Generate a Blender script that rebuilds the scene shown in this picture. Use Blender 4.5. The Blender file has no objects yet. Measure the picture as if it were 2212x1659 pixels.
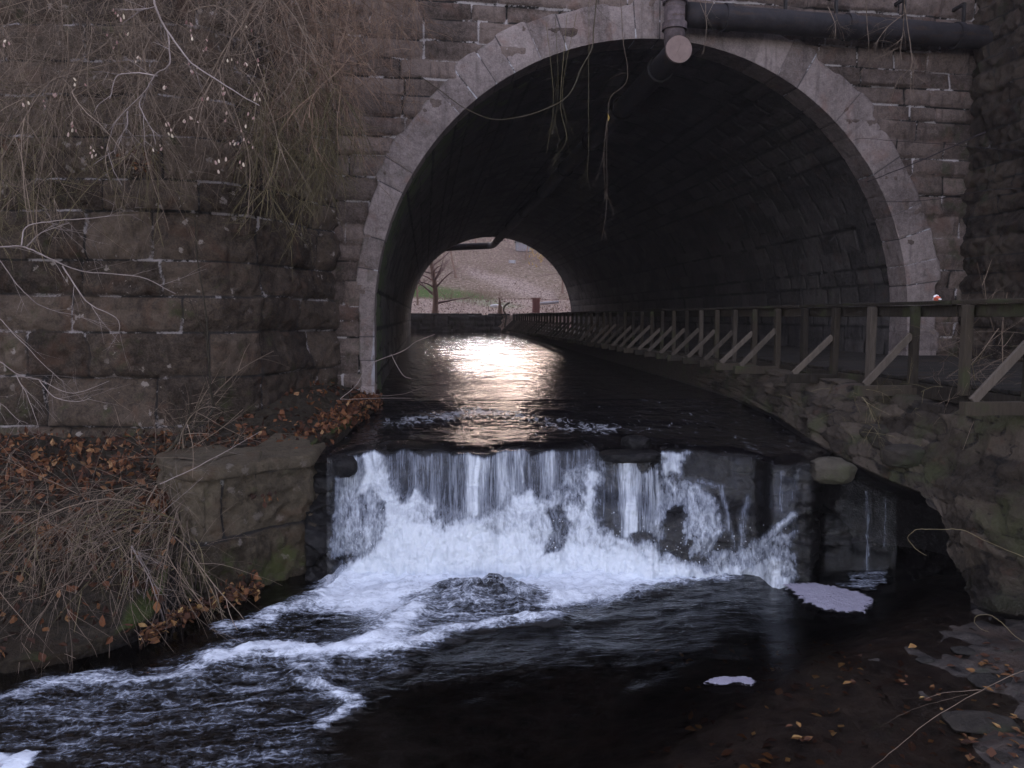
import bpy, math, random
import numpy as np
from mathutils import Matrix, Vector

SC = bpy.context.scene
COL = SC.collection
rng = np.random.default_rng(7)
random.seed(7)

# ------------------------------------------------------------------ camera model (metres; z=0 is the lower pool)
FPX, CX, CY = 1750.0, 1106.0, 829.5
EYE = np.array([0.0, 0.0, 3.05])
YAW, PITCH, ROLL = 0.107, 0.083, 0.004
FW = np.array([math.sin(YAW)*math.cos(PITCH), math.cos(YAW)*math.cos(PITCH), -math.sin(PITCH)])
_r0 = np.array([math.cos(YAW), -math.sin(YAW), 0.0]); _u0 = np.cross(_r0, FW)
RT = _r0*math.cos(ROLL)+_u0*math.sin(ROLL)
UP = -_r0*math.sin(ROLL)+_u0*math.cos(ROLL)

def ray(u, v):
    u = np.asarray(u, float)[..., None]; v = np.asarray(v, float)[..., None]
    return FW+(u-CX)/FPX*RT-(v-CY)/FPX*UP
def at_d(u, v, d):
    return EYE+ray(u, v)*np.asarray(d, float)[..., None]
def at_z(u, v, z):
    r = ray(u, v); return EYE+r*((z-EYE[2])/r[..., 2])[..., None]
def at_y(u, v, y):
    r = ray(u, v); return EYE+r*((y-EYE[1])/r[..., 1])[..., None]
def proj(P):
    q = P-EYE; d = q@FW
    return CX+FPX*(q@RT)/d, CY-FPX*(q@UP)/d

# ------------------------------------------------------------------ noise
def _h(ix, iy, iz, seed):
    n = (ix.astype(np.int64)*374761393+iy.astype(np.int64)*668265263+iz.astype(np.int64)*2147483647+seed*974634777) & 0xffffffff
    n = ((n ^ (n >> 13))*1274126177) & 0xffffffff
    n = ((n ^ (n >> 16))*2246822519) & 0xffffffff
    return ((n ^ (n >> 15)) & 0xffffff)/float(0xffffff)*2-1
def vn(P, seed=0):
    P = np.asarray(P, float); i = np.floor(P).astype(np.int64); f = P-i; f = f*f*f*(f*(f*6-15)+10)
    r = 0
    for dx in (0, 1):
        wx = f[..., 0] if dx else 1-f[..., 0]
        for dy in (0, 1):
            wy = f[..., 1] if dy else 1-f[..., 1]
            for dz in (0, 1):
                wz = f[..., 2] if dz else 1-f[..., 2]
                r = r+wx*wy*wz*_h(i[..., 0]+dx, i[..., 1]+dy, i[..., 2]+dz, seed)
    return r
def fbm(P, o=4, seed=0, g=0.5):
    P = np.asarray(P, float); a, r, t = 1.0, 0, 0
    for k in range(o):
        r = r+a*vn(P*(2.03**k)+k*17.3, seed+k); t += a; a *= g
    return r/t
def ss(a, b, x):
    t = np.clip((x-a)/(b-a), 0, 1); return t*t*(3-2*t)
def P3(*a):
    return np.stack(np.broadcast_arrays(*a), -1)

def cells(u, v, seed):
    iu = np.floor(u).astype(np.int64); iv = np.floor(v).astype(np.int64); f1 = np.full(u.shape, 9.); f2 = f1.copy(); idc = np.zeros(u.shape); idt = np.zeros(u.shape)
    for a in (-1, 0, 1):
        for b in (-1, 0, 1):
            ju, jv = iu+a, iv+b; z_ = ju*0
            du = ju+.5+.42*_h(ju, jv, z_+1, seed)-u; dv = jv+.5+.42*_h(ju, jv, z_+2, seed)-v; d = .35*np.hypot(du, dv)+.65*np.maximum(abs(du), abs(dv))
            lt = d < f1; f2 = np.where(lt, f1, np.minimum(f2, d)); idc = np.where(lt, _h(ju, jv, z_+3, seed), idc); idt = np.where(lt, _h(ju, jv, z_+4, seed), idt); f1 = np.where(lt, d, f1)
    return f2-f1, idc, idt

# ------------------------------------------------------------------ mesh helpers
def add_mesh(name, V, Fq, mat=None, parent=None, attrs=None, smooth=True):
    V = np.ascontiguousarray(V, np.float32).reshape(-1, 3)
    me = bpy.data.meshes.new(name)
    if isinstance(Fq, np.ndarray):
        n, k = Fq.shape
        me.vertices.add(len(V)); me.vertices.foreach_set('co', V.ravel())
        me.loops.add(n*k); me.loops.foreach_set('vertex_index', Fq.astype(np.int32).ravel())
        me.polygons.add(n)
        me.polygons.foreach_set('loop_start', np.arange(0, n*k, k, dtype=np.int32))
        me.polygons.foreach_set('loop_total', np.full(n, k, np.int32))
    else:
        me.from_pydata(V.tolist(), [], Fq)
    me.update(calc_edges=True); me.validate()
    if smooth: me.polygons.foreach_set('use_smooth', np.ones(len(me.polygons), bool))
    for k, a in (attrs or {}).items():
        at = me.attributes.new(k, 'FLOAT', 'POINT'); at.data.foreach_set('value', np.ascontiguousarray(a, np.float32).ravel())
    ob = bpy.data.objects.new(name, me); COL.objects.link(ob)
    if mat: me.materials.append(mat)
    if parent: ob.parent = parent
    return ob
def gridF(nu, nv, keep=None, flip=False):
    i = np.arange(nu*nv).reshape(nu, nv)
    q = np.stack([i[:-1, :-1], i[1:, :-1], i[1:, 1:], i[:-1, 1:]], -1)
    if flip: q = q[..., ::-1]
    q = q.reshape(-1, 4)
    if keep is not None: q = q[keep.reshape(-1)]
    return q
def grid_obj(name, V, mat=None, parent=None, attrs=None, keep=None, flip=False, smooth=True):
    nu, nv = V.shape[:2]
    return add_mesh(name, V.reshape(-1, 3), gridF(nu, nv, keep, flip), mat, parent, attrs, smooth)
def tag(o, label=None, cat=None, group=None, kind=None):
    if label: o['label'] = label
    if cat: o['category'] = cat
    if group: o['group'] = group
    if kind: o['kind'] = kind
    return o
def empty(name, loc=(0, 0, 0)):
    o = bpy.data.objects.new(name, None); COL.objects.link(o); o.location = loc
    o.empty_display_size = .2
    return o

class MB:
    """collects shapes, build() links them as one mesh"""
    def __init__(s): s.v = []; s.f = []; s.q = []; s.n = 0; s.a = []
    def add(s, V, F, val=0.5):
        V = np.asarray(V, float).reshape(-1, 3); s.v.append(V); s.f += [tuple(int(x)+s.n for x in q) for q in F]; s.n += len(V); s.a.append(np.full(len(V), val))
    def box(s, c, size, M=None, jit=0.0, bev=0.0, val=0.5):
        h = np.array(size)/2; c = np.array(c, float)
        b = min(bev, h.min()*.6)
        if b > 0:
            pts = []; 
            for sx in (-1, 1):
                for sy in (-1, 1):
                    for sz in (-1, 1):
                        k = np.array([sx, sy, sz])
                        for ax in range(3):
                            q = k*(h-b); q[ax] = k[ax]*h[ax]; pts.append(q)
            pts = np.array(pts)
            import bmesh
            bm = bmesh.new()
            for p in pts: bm.verts.new(p)
            bmesh.ops.convex_hull(bm, input=bm.verts)
            bm.verts.index_update()
            V = np.array([v.co[:] for v in bm.verts]); F = [[v.index for v in f.verts] for f in bm.faces]; bm.free()
        else:
            V = np.array([[x, y, z] for x in (-1, 1) for y in (-1, 1) for z in (-1, 1)])*h
            F = [(0, 1, 3, 2), (4, 6, 7, 5), (0, 4, 5, 1), (2, 3, 7, 6), (0, 2, 6, 4), (1, 5, 7, 3)]
        if jit: V = V+rng.normal(0, jit, V.shape)
        if M is not None: V = V@np.array(M).T
        s.add(V+c, F, val)
    def beam(s, p, q, w, t, up=(0, 0, 1), bev=0.006, val=.5):
        p = np.array(p, float); q = np.array(q, float); d = q-p; L = np.linalg.norm(d); d /= L
        a = np.cross(np.array(up, float), d)
        if np.linalg.norm(a) < 1e-4: a = np.cross((1, 0, 0), d)
        a /= np.linalg.norm(a); b = np.cross(d, a)
        s.box((p+q)/2, (w, t, L), np.stack([a, b, d], 1), 0, bev, val)
    def tube(s, pts, rad, n=3, val=.5, cap=False):
        pts = np.asarray(pts, float); m = len(pts); rad = np.broadcast_to(np.asarray(rad, float), (m,))
        T = np.gradient(pts, axis=0); T /= np.linalg.norm(T, axis=1)[:, None]+1e-9
        ref = np.array([0.31, 0.9, 0.2]) if abs(T[:, 2]).mean() > .6 else np.array([.1, .15, 1.])
        A = np.cross(T, ref); A /= np.linalg.norm(A, axis=1)[:, None]+1e-9; B = np.cross(T, A)
        th = np.arange(n)*2*math.pi/n
        V = pts[:, None]+rad[:, None, None]*(A[:, None]*np.cos(th)[None, :, None]+B[:, None]*np.sin(th)[None, :, None])
        F = []
        i = np.arange(m-1)[:, None]*n; j = np.arange(n)[None, :]; j2 = (j+1) % n
        s.q.append(np.stack([i+j, i+j2, i+n+j2, i+n+j], -1).reshape(-1, 4)+s.n)
        if cap: F += [tuple(range(n))[::-1], tuple((m-1)*n+j for j in range(n))]
        s.add(V, F, val)
    def build(s, name, mat, parent=None, smooth=False, attr='tone'):
        V = np.concatenate(s.v) if s.v else np.zeros((0, 3))
        if s.f: F = s.f+[tuple(q) for q in np.concatenate(s.q).tolist()] if s.q else s.f
        else: F = np.concatenate(s.q)
        return add_mesh(name, V, F, mat, parent, {attr: np.concatenate(s.a)} if s.a else None, smooth)

# ------------------------------------------------------------------ node helpers
class NT:
    def __init__(s, name):
        s.m = bpy.data.materials.new(name); s.m.use_nodes = True
        s.t = s.m.node_tree; s.t.nodes.clear()
        s.out = s.t.nodes.new('ShaderNodeOutputMaterial')
    def n(s, typ, **kw):
        x = s.t.nodes.new(typ)
        for k, v in kw.items():
            if k.startswith('_'): setattr(x, k[1:], v)
        return x
    def l(s, a, b): s.t.links.new(a, b)
    def set(s, sock, val):
        if isinstance(val, bpy.types.NodeSocket): s.l(val, sock)
        elif isinstance(val, (tuple, list)) and len(val) == 3 and sock.type == 'RGBA': sock.default_value = (*val, 1)
        else: sock.default_value = val
    def attr(s, name): return s.n('ShaderNodeAttribute', _attribute_name=name).outputs['Fac']
    def coord(s, scale=(1, 1, 1), rot=(0, 0, 0), kind='Object'):
        c = s.n('ShaderNodeTexCoord'); m = s.n('ShaderNodeMapping'); s.l(c.outputs[kind], m.inputs[0])
        m.inputs['Scale'].default_value = scale; m.inputs['Rotation'].default_value = rot
        return m.outputs[0]
    def noise(s, vec, scale=5, detail=4, rough=.55, dist=0.0, off=None):
        x = s.n('ShaderNodeTexNoise'); s.l(vec, x.inputs['Vector'])
        x.inputs['Scale'].default_value = scale; x.inputs['Detail'].default_value = detail
        x.inputs['Roughness'].default_value = rough; x.inputs['Distortion'].default_value = dist
        return x.outputs['Fac']
    def voro(s, vec, scale=5, feat='F1', rand=1.0):
        x = s.n('ShaderNodeTexVoronoi', _feature=feat); s.l(vec, x.inputs['Vector'])
        x.inputs['Scale'].default_value = scale; x.inputs['Randomness'].default_value = rand
        return x.outputs['Distance']
    def math(s, op, a, b=0.0, c=None, clamp=False):
        x = s.n('ShaderNodeMath', _operation=op, _use_clamp=clamp); s.set(x.inputs[0], a); s.set(x.inputs[1], b)
        if c is not None: s.set(x.inputs[2], c)
        return x.outputs[0]
    def mr(s, v, a, b, c=0.0, d=1.0):
        x = s.n('ShaderNodeMapRange', _interpolation_type='SMOOTHSTEP'); s.set(x.inputs[0], v)
        for i, k in enumerate((a, b, c, d)): s.set(x.inputs[i+1], k)
        return x.outputs[0]
    def mix(s, f, a, b, mode='MIX'):
        x = s.n('ShaderNodeMix', _data_type='RGBA', _blend_type=mode); s.set(x.inputs[0], f); s.set(x.inputs[6], a); s.set(x.inputs[7], b)
        return x.outputs[2]
    def ramp(s, f, stops):
        x = s.n('ShaderNodeValToRGB'); s.set(x.inputs[0], f); e = x.color_ramp.elements
        while len(e) < len(stops): e.new(.5)
        for k, (p, c) in zip(e, stops): k.position = p; k.color = (*c, 1)
        return x.outputs[0]
    def bump(s, h, strength=.5, dist=.02, nrm=None):
        x = s.n('ShaderNodeBump'); s.set(x.inputs['Height'], h); x.inputs['Strength'].default_value = strength
        x.inputs['Distance'].default_value = dist
        if nrm: s.l(nrm, x.inputs['Normal'])
        return x.outputs[0]
    def bsdf(s, color, rough=.9, nrm=None, spec=.3, **kw):
        x = s.n('ShaderNodeBsdfPrincipled'); s.set(x.inputs['Base Color'], color); s.set(x.inputs['Roughness'], rough)
        x.inputs['Specular IOR Level'].default_value = spec
        if nrm: s.l(nrm, x.inputs['Normal'])
        for k, v in kw.items(): s.set(x.inputs[k], v)
        return x.outputs[0]
    def mixs(s, f, a, b):
        x = s.n('ShaderNodeMixShader'); s.set(x.inputs[0], f); s.l(a, x.inputs[1]); s.l(b, x.inputs[2]); return x.outputs[0]
    def done(s, sh): s.l(sh, s.out.inputs[0]); return s.m

def stone_mat(name, dark, light, mortar, moss=(.035, .045, .018), moss_amt=.5, mort_lo=.5, lichen=0.0, stain=0.0, tint=None, gap=(.022, .020, .019)):
    t = NT(name); c = t.coord()
    n1 = t.noise(c, 1.3, 6, .6); n2 = t.noise(c, 9, 8, .72); n3 = t.noise(c, 38, 6, .75)
    tone = t.attr('tone'); mort = t.attr('mort'); mossa = t.attr('moss')
    f = t.math('ADD', t.math('MULTIPLY', tone, .42), t.math('MULTIPLY_ADD', n2, 1.1, -.28))
    f = t.math('ADD', f, t.math('MULTIPLY_ADD', n1, .9, -.5))
    f = t.math('ADD', f, t.math('MULTIPLY_ADD', n3, 1.1, -.55))
    col = t.ramp(f, [(.1, dark), (.85, light)])
    # rust / brown staining
    col = t.mix(t.mr(t.noise(c, 2.2, 5, .6, .6), .52, .72, 0, .45), col, tuple(np.array(light)*np.array((.62, .42, .34))))
    # vertical run marks
    cv = t.coord((5, 5, .55)); nv = t.noise(cv, 1.6, 5, .6)
    col = t.mix(t.mr(nv, .52, .75, 0, .55), col, tuple(np.array(dark)*.55))
    # moss
    mm = t.mr(t.math('ADD', t.noise(c, 3.1, 7, .65), t.math('MULTIPLY', mossa, .4)), .62, .82, 0, moss_amt)
    col = t.mix(mm, col, moss)
    if lichen:
        nzl = t.n('ShaderNodeTexNoise'); t.l(c, nzl.inputs['Vector']); nzl.inputs['Scale'].default_value = 5; nzl.inputs['Detail'].default_value = 6; nzl.inputs['Roughness'].default_value = .75
        scl = t.n('ShaderNodeVectorMath', _operation='SCALE'); t.l(nzl.outputs['Color'], scl.inputs[0]); scl.inputs['Scale'].default_value = .30
        adl = t.n('ShaderNodeVectorMath', _operation='ADD'); t.l(c, adl.inputs[0]); t.l(scl.outputs[0], adl.inputs[1]); cw = adl.outputs[0]
        v = t.voro(cw, 4.2); v2 = t.voro(cw, 11.0)
        lz = t.mr(t.noise(c, .8, 2, .5), .44, .52)
        sp = t.math('MULTIPLY', t.mr(t.math('ADD', v, t.math('MULTIPLY', n3, .12)), .27, .20), lz)
        sp2 = t.math('MULTIPLY', t.mr(t.math('ADD', v2, t.math('MULTIPLY', n3, .2)), .27, .2), t.mr(t.noise(c, 1.4, 2, .5), .56, .64))
        col = t.mix(t.math('MULTIPLY', t.math('MAXIMUM', sp, sp2), lichen), col, t.mix(n3, (.16, .135, .115), (.36, .31, .28)))
    if stain:
        sa = t.attr('stain')
        sm = t.mr(t.math('ADD', sa, t.math('MULTIPLY', t.noise(t.coord((6, 6, 1.3)), 2, 6, .65), 1.0)), .95, 1.15, 0, stain)
        col = t.mix(sm, col, (.42, .42, .46))
    # joints: dark gap with pieces of pale mortar left
    jm = t.noise(c, 1.7, 4, .6); jf = t.noise(c, 24, 3, .6)
    mcol = t.mix(t.mr(t.math('ADD', jm, t.math('MULTIPLY', jf, .22)), mort_lo+.08, mort_lo+.14), gap, mortar)
    mf = t.mr(t.math('ADD', mort, t.math('MULTIPLY_ADD', n3, .8, -.4)), .35, .75)
    col = t.mix(mf, col, mcol)
    b = t.bump(n2, .8, .06); b = t.bump(n3, .9, .025, b)
    return t.done(t.bsdf(col, t.mr(n2, .3, .7, .75, .98), b, .2))

M = {}
M['wing'] = stone_mat('dark_ashlar', (.024, .017, .0125), (.145, .108, .082), (.32, .29, .29), mort_lo=.545, lichen=1.0, moss_amt=.85, moss=(.050, .056, .022))
M['portal'] = stone_mat('portal_stone', (.050, .037, .031), (.235, .180, .158), (.46, .42, .42), mort_lo=.53, moss_amt=.6)
M['right'] = stone_mat('mossy_rubble', (.015, .011, .009), (.090, .069, .053), (.13, .12, .12), mort_lo=.68, moss_amt=.75, moss=(.03, .04, .018))
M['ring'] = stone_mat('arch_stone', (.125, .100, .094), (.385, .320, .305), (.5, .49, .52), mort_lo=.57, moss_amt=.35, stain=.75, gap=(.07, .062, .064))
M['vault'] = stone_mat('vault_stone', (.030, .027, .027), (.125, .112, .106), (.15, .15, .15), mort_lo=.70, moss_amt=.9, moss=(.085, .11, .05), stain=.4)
M['abut'] = stone_mat('abutment_stone', (.034, .026, .017), (.135, .108, .074), (.28, .27, .26), mort_lo=.64, lichen=.4, moss_amt=.7, moss=(.06, .075, .02))

def bank_mat():
    t = NT('bank_earth'); c = t.coord(); n1 = t.noise(c, 2, 6, .6); n2 = t.noise(c, 14, 6, .7); n3 = t.noise(c, 50, 3, .6)
    col = t.ramp(n2, [(.3, (.010, .008, .006)), (.7, (.048, .037, .024))])
    col = t.mix(t.mr(n1, .5, .62, 0, .6), col, (.026, .017, .010))
    col = t.mix(t.mr(t.math('ADD', t.attr('moss'), t.math('MULTIPLY', n1, .6)), .75, 1.0), col, t.mix(n3, (.02, .03, .008), (.06, .072, .02)))
    wet = t.attr('wet'); col = t.mix(t.math('MULTIPLY', wet, .9), col, (.006, .005, .006))
    b = t.bump(n2, .8, .06); b = t.bump(n3, .6, .02, b)
    return t.done(t.bsdf(col, t.mr(wet, 0, 1, .95, .8), b, .2))
M['bank'] = bank_mat()

def rubble_mat():
    t = NT('rubble_bank'); c = t.coord(); n1 = t.noise(c, 1.7, 6, .6); n2 = t.noise(c, 11, 6, .7); n3 = t.noise(c, 42, 3, .6)
    tone = t.attr('tone'); wet = t.attr('wet')
    col = t.ramp(t.math('ADD', t.math('MULTIPLY', tone, .5), t.math('MULTIPLY', n2, .5)), [(.2, (.016, .012, .009)), (.8, (.085, .067, .051))])
    col = t.mix(t.mr(n1, .48, .66, 0, .7), col, (.045, .05, .022))
    col = t.mix(t.mr(t.noise(c, 3.3, 4, .6), .6, .72, 0, .6), col, (.06, .03, .02))
    col = t.mix(t.mr(t.math('ADD', t.attr('mort'), t.math('MULTIPLY_ADD', n3, .6, -.3)), .4, .8), col, (.009, .008, .008))
    col = t.mix(t.math('MULTIPLY', wet, .93), col, (.008, .007, .009))
    b = t.bump(n2, .7, .06); b = t.bump(n3, .6, .02, b)
    return t.done(t.bsdf(col, t.mr(wet, 0, 1, .95, .5), b, .25))
M['rubble'] = rubble_mat()

def wetrock():
    t = NT('wet_black_rock'); c = t.coord(); n2 = t.noise(c, 7, 6, .65); n3 = t.noise(c, 30, 4, .6)
    col = t.ramp(n2, [(.35, (.003, .003, .0035)), (.8, (.016, .014, .014))])
    b = t.bump(n2, .7, .06); b = t.bump(n3, .4, .02, b)
    return t.done(t.bsdf(col, .55, b, .22))
M['wetrock'] = wetrock()

def bed_mat():
    t = NT('stream_bed'); c = t.coord(); v = t.voro(c, 5.5); n2 = t.noise(c, 6, 6, .65); n3 = t.noise(c, 26, 4, .6)
    col = t.ramp(t.math('ADD', t.math('MULTIPLY', v, .5), t.math('MULTIPLY', n2, .6)), [(.3, (.012, .010, .010)), (.78, (.075, .062, .053))])
    col = t.mix(t.mr(t.noise(c, 1.8, 5, .6), .5, .65, 0, .5), col, (.05, .026, .015))
    col = t.mix(t.mr(t.noise(c, 3.1, 5, .6), .62, .7, 0, .6), col, (.04, .045, .03))
    b = t.bump(t.math('SUBTRACT', n2, v), .7, .06); b = t.bump(n3, .5, .02, b)
    return t.done(t.bsdf(col, .7, b, .3))
M['bed'] = bed_mat()

def simple(name, c1, c2, scale=8, rough=.85, bump=.3, stretch=(1, 1, 1), spec=.3, c3=None):
    t = NT(name); c = t.coord(stretch); n = t.noise(c, scale, 6, .65); n2 = t.noise(c, scale*4, 4, .6)
    tone = t.attr('tone')
    f = t.math('ADD', t.math('MULTIPLY', n, .6), t.math('MULTIPLY', tone, .4))
    col = t.ramp(f, [(.3, c1), (.75, c2)])
    if c3: col = t.mix(t.mr(t.noise(t.coord(), 1.6, 5, .6), .52, .66, 0, .8), col, c3)
    return t.done(t.bsdf(col, rough, t.bump(n2, bump, .01, t.bump(n, bump, .03)), spec))
M['timber'] = simple('weathered_timber', (.015, .0115, .008), (.058, .045, .032), 5, .9, .4, (6, 6, 1), c3=(.045, .05, .022))
M['pale_timber'] = simple('pale_timber', (.032, .026, .020), (.115, .093, .075), 5, .9, .4, (5, 5, 1))
M['deck'] = simple('wet_dirty_deck', (.008, .007, .006), (.032, .026, .02), 4, .9, .5, (3, 3, 1), c3=(.03, .018, .01))
M['pipe'] = simple('grey_painted_pipe', (.012, .011, .014), (.028, .026, .032), 4, .8, .15, c3=(.03, .036, .026))
def pipe_mat(name, c1, c2, rust):
    t = NT(name); c = t.coord(); n = t.noise(c, 5, 7, .7); n2 = t.noise(t.coord((1, 1, 6)), 2.2, 6, .7); n3 = t.noise(c, 30, 4, .7)
    col = t.mix(t.mr(n, .35, .7), c1, c2); col = t.mix(t.mr(t.math('ADD', n2, t.math('MULTIPLY_ADD', n3, .4, -.2)), .52, .66, 0, .8), col, rust)
    return t.done(t.bsdf(col, t.mr(n, .3, .7, .6, .9), t.bump(n3, .4, .01, t.bump(n, .3, .03)), .25))
M['pipe'] = pipe_mat('stained_grey_pipe', (.010, .009, .011), (.034, .030, .034), (.040, .024, .016))
M['riser'] = pipe_mat('stained_purple_pipe', (.06, .046, .05), (.16, .125, .13), (.07, .045, .034))
M['cap'] = simple('rusty_pipe_cap', (.15, .105, .095), (.27, .20, .18), 9, .85, .2)
M['iron'] = simple('dark_iron', (.01, .009, .01), (.03, .026, .026), 12, .7, .3)
M['bark_pale'] = simple('pale_bare_stem', (.14, .11, .10), (.36, .30, .28), 14, .9, .2)
M['bark'] = simple('dark_bark', (.022, .018, .012), (.085, .068, .045), 16, .95, .4)
M['twig_grey'] = simple('grey_brown_twig', (.06, .042, .030), (.30, .225, .17), 10, .9, .1)
M['twig_red'] = simple('russet_twig', (.10, .062, .043), (.32, .21, .145), 10, .9, .1)
M['twig_green'] = simple('green_brown_twig', (.06, .05, .024), (.22, .18, .10), 10, .9, .1)
M['straw'] = simple('straw_stem', (.12, .095, .05), (.26, .21, .12), 10, .8, .1)
M['cable'] = simple('dark_twig', (.012, .009, .012), (.03, .022, .026), 10, .9, .2)
M['farbark'] = simple('brown_far_bark', (.12, .075, .055), (.26, .17, .13), 9, .95, .3, (1, 1, .3))
M['fartwig'] = simple('rosy_far_twig', (.14, .09, .085), (.30, .20, .185), 9, .95, .1)
M['yleaf'] = simple('yellow_leaf', (.30, .20, .05), (.62, .42, .12), 9, .9, .1)
M['sign'] = simple('white_sign_board', (.26, .26, .28), (.38, .38, .41), 4, .7, .05)
M['rockpale'] = simple('olive_rock', (.03, .026, .019), (.105, .09, .068), 8, .85, .6, c3=(.06, .06, .035))
M['rubble2'] = simple('dark_rubble_stone', (.012, .010, .008), (.055, .045, .036), 8, .9, .7, c3=(.035, .04, .02))
M['rockgrey'] = simple('wet_grey_stone', (.014, .013, .012), (.055, .05, .045), 6, .95, .8, (1, 1, 1), .1, c3=(.05, .045, .035))
M['white'] = simple('white_scrap', (.7, .7, .72), (.85, .85, .85), 6, .8, .1)
M['red'] = simple('red_scrap', (.5, .10, .06), (.75, .2, .12), 6, .8, .1)
M['wallfar'] = stone_mat('far_wall_stone', (.035, .034, .034), (.10, .098, .095), (.15, .15, .15), moss_amt=.7, mort_lo=.6)

def leaf_mat(name, stops):
    t = NT(name); f = t.attr('tone'); c = t.coord(); n = t.noise(c, 30, 2, .5)
    col = t.ramp(t.math('ADD', f, t.math('MULTIPLY_ADD', n, .3, -.15)), stops)
    return t.done(t.bsdf(col, .8, None, .25))
M['leaf'] = leaf_mat('dead_leaf', [(0, (.018, .008, .005)), (.4, (.062, .023, .011)), (.75, (.13, .05, .021)), (.95, (.20, .095, .04)), (1, (.30, .18, .09))])
M['leafdark'] = leaf_mat('wet_leaf', [(0, (.02, .009, .006)), (.5, (.085, .035, .018)), (.85, (.20, .10, .035)), (1, (.42, .28, .11))])
M['leafgrey'] = leaf_mat('frosted_leaf', [(0, (.05, .025, .018)), (.5, (.24, .155, .125)), (1, (.56, .45, .42))])
M['pod'] = leaf_mat('seed_pod', [(0, (.24, .12, .11)), (.5, (.42, .30, .26)), (1, (.62, .53, .40))])
M['grassfar'] = leaf_mat('grass_blade', [(0, (.025, .06, .012)), (.5, (.05, .11, .022)), (1, (.12, .16, .05))])

def water_parts(t, nrm, tint, rough=.03):
    g = t.n('ShaderNodeBsdfGlossy'); g.inputs['Roughness'].default_value = rough; g.inputs['Color'].default_value = (1, 1, 1, 1); t.l(nrm, g.inputs['Normal'])
    tr = t.n('ShaderNodeBsdfTransparent'); t.set(tr.inputs['Color'], tint)
    fr = t.n('ShaderNodeFresnel'); fr.inputs['IOR'].default_value = 1.33; t.l(nrm, fr.inputs['Normal'])
    return t.mixs(fr.outputs[0], tr.outputs[0], g.outputs[0])

def upper_water():
    t = NT('stream_water'); c = t.coord()
    n1 = t.noise(t.coord((1.0, .55, 1)), 1.6, 3, .5, .4); n2 = t.noise(t.coord((1.0, .6, 1)), 6.5, 4, .55, .3); n3 = t.noise(c, 24, 3, .5)
    rough = t.attr('chop')
    h = t.math('ADD', t.math('MULTIPLY', n1, .35), t.math('MULTIPLY', n2, t.math('MULTIPLY_ADD', rough, .5, .13)))
    h = t.math('ADD', h, t.math('MULTIPLY', n3, t.math('MULTIPLY_ADD', rough, .04, .012)))
    nrm = t.bump(h, 1.0, .11)
    w = t.bsdf((.006, .005, .006), .04, nrm, .5, IOR=1.33)
    fo = t.attr('foam'); sn = t.noise(t.coord((1, .35, 1), (0, 0, .1)), 9, 7, .7, 1.0)
    f = t.mr(t.math('ADD', fo, t.math('MULTIPLY_ADD', sn, 2.8, -1.4)), .25, .9, 0, .6)
    d = t.bsdf((.55, .57, .62), .7, None, .2)
    return t.done(t.mixs(f, w, d))
M['upwater'] = upper_water()

def pool_water():
    t = NT('pool_water'); rot = (0, 0, math.radians(-38))
    cf = t.coord((.26, 1.15, 1), rot); c = t.coord()
    n1 = t.noise(t.coord((.6, 1, 1), rot), 3.2, 4, .55, .5); n2 = t.noise(cf, 13, 5, .6, .4); n3 = t.noise(c, 42, 3, .5)
    chop = t.attr('chop')
    h = t.math('ADD', t.math('MULTIPLY', n1, t.math('MULTIPLY_ADD', chop, .5, .06)), t.math('MULTIPLY', n2, t.math('MULTIPLY_ADD', chop, .28, .02)))
    h = t.math('ADD', h, t.math('MULTIPLY', n3, t.math('MULTIPLY_ADD', chop, .06, .012)))
    nrm = t.bump(h, 1.0, .09)
    clear = t.attr('clear')
    tint = t.mix(clear, (.03, .026, .03), (.66, .60, .56))
    w = water_parts(t, nrm, tint)
    fo = t.attr('foam')
    a = t.noise(cf, 5.0, 8, .68, 1.6); b = t.noise(t.coord((.6, 1, 1), rot), 17, 6, .7, 1.2)
    warp = t.n('ShaderNodeVectorMath', _operation='ADD'); t.l(c, warp.inputs[0])
    nz = t.n('ShaderNodeTexNoise'); t.l(c, nz.inputs['Vector']); nz.inputs['Scale'].default_value = 6
    sc = t.n('ShaderNodeVectorMath', _operation='SCALE'); t.l(nz.outputs['Color'], sc.inputs[0]); sc.inputs['Scale'].default_value = .22; t.l(sc.outputs[0], warp.inputs[1])
    ve = t.voro(warp.outputs[0], 11, 'DISTANCE_TO_EDGE')
    lace = t.mr(ve, .0, .16, .18, -.09)
    e = t.noise(t.coord((.7, 1, 1), rot), 46, 4, .7, .6)
    s = t.math('ADD', t.math('MULTIPLY_ADD', a, 3.4, -1.7), t.math('MULTIPLY_ADD', b, 2.0, -1.0))
    s = t.math('ADD', t.math('ADD', s, t.math('MULTIPLY_ADD', e, .7, -.35)), lace)
    s = t.math('MULTIPLY', s, t.mr(fo, .6, .98, 1.0, .5))
    # foam amount: fo 0 -> none, 1 -> solid
    x = t.math('ADD', t.math('MULTIPLY_ADD', fo, 2.6, -1.25), s)
    f = t.mr(x, -.45, 1.0, 0, 1.0)
    f = t.math('MULTIPLY', f, t.mr(fo, .02, .4))
    fb = t.bump(t.math('ADD', b, t.math('ADD', t.math('MULTIPLY', a, .8), t.math('MULTIPLY', e, .5))), .6, .05)
    d = t.bsdf(t.mix(t.mr(x, .0, 1.3), (.35, .39, .48), (.84, .90, .985)), .75, fb, .2)
    return t.done(t.mixs(f, w, d))
M['pool'] = pool_water()

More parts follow.
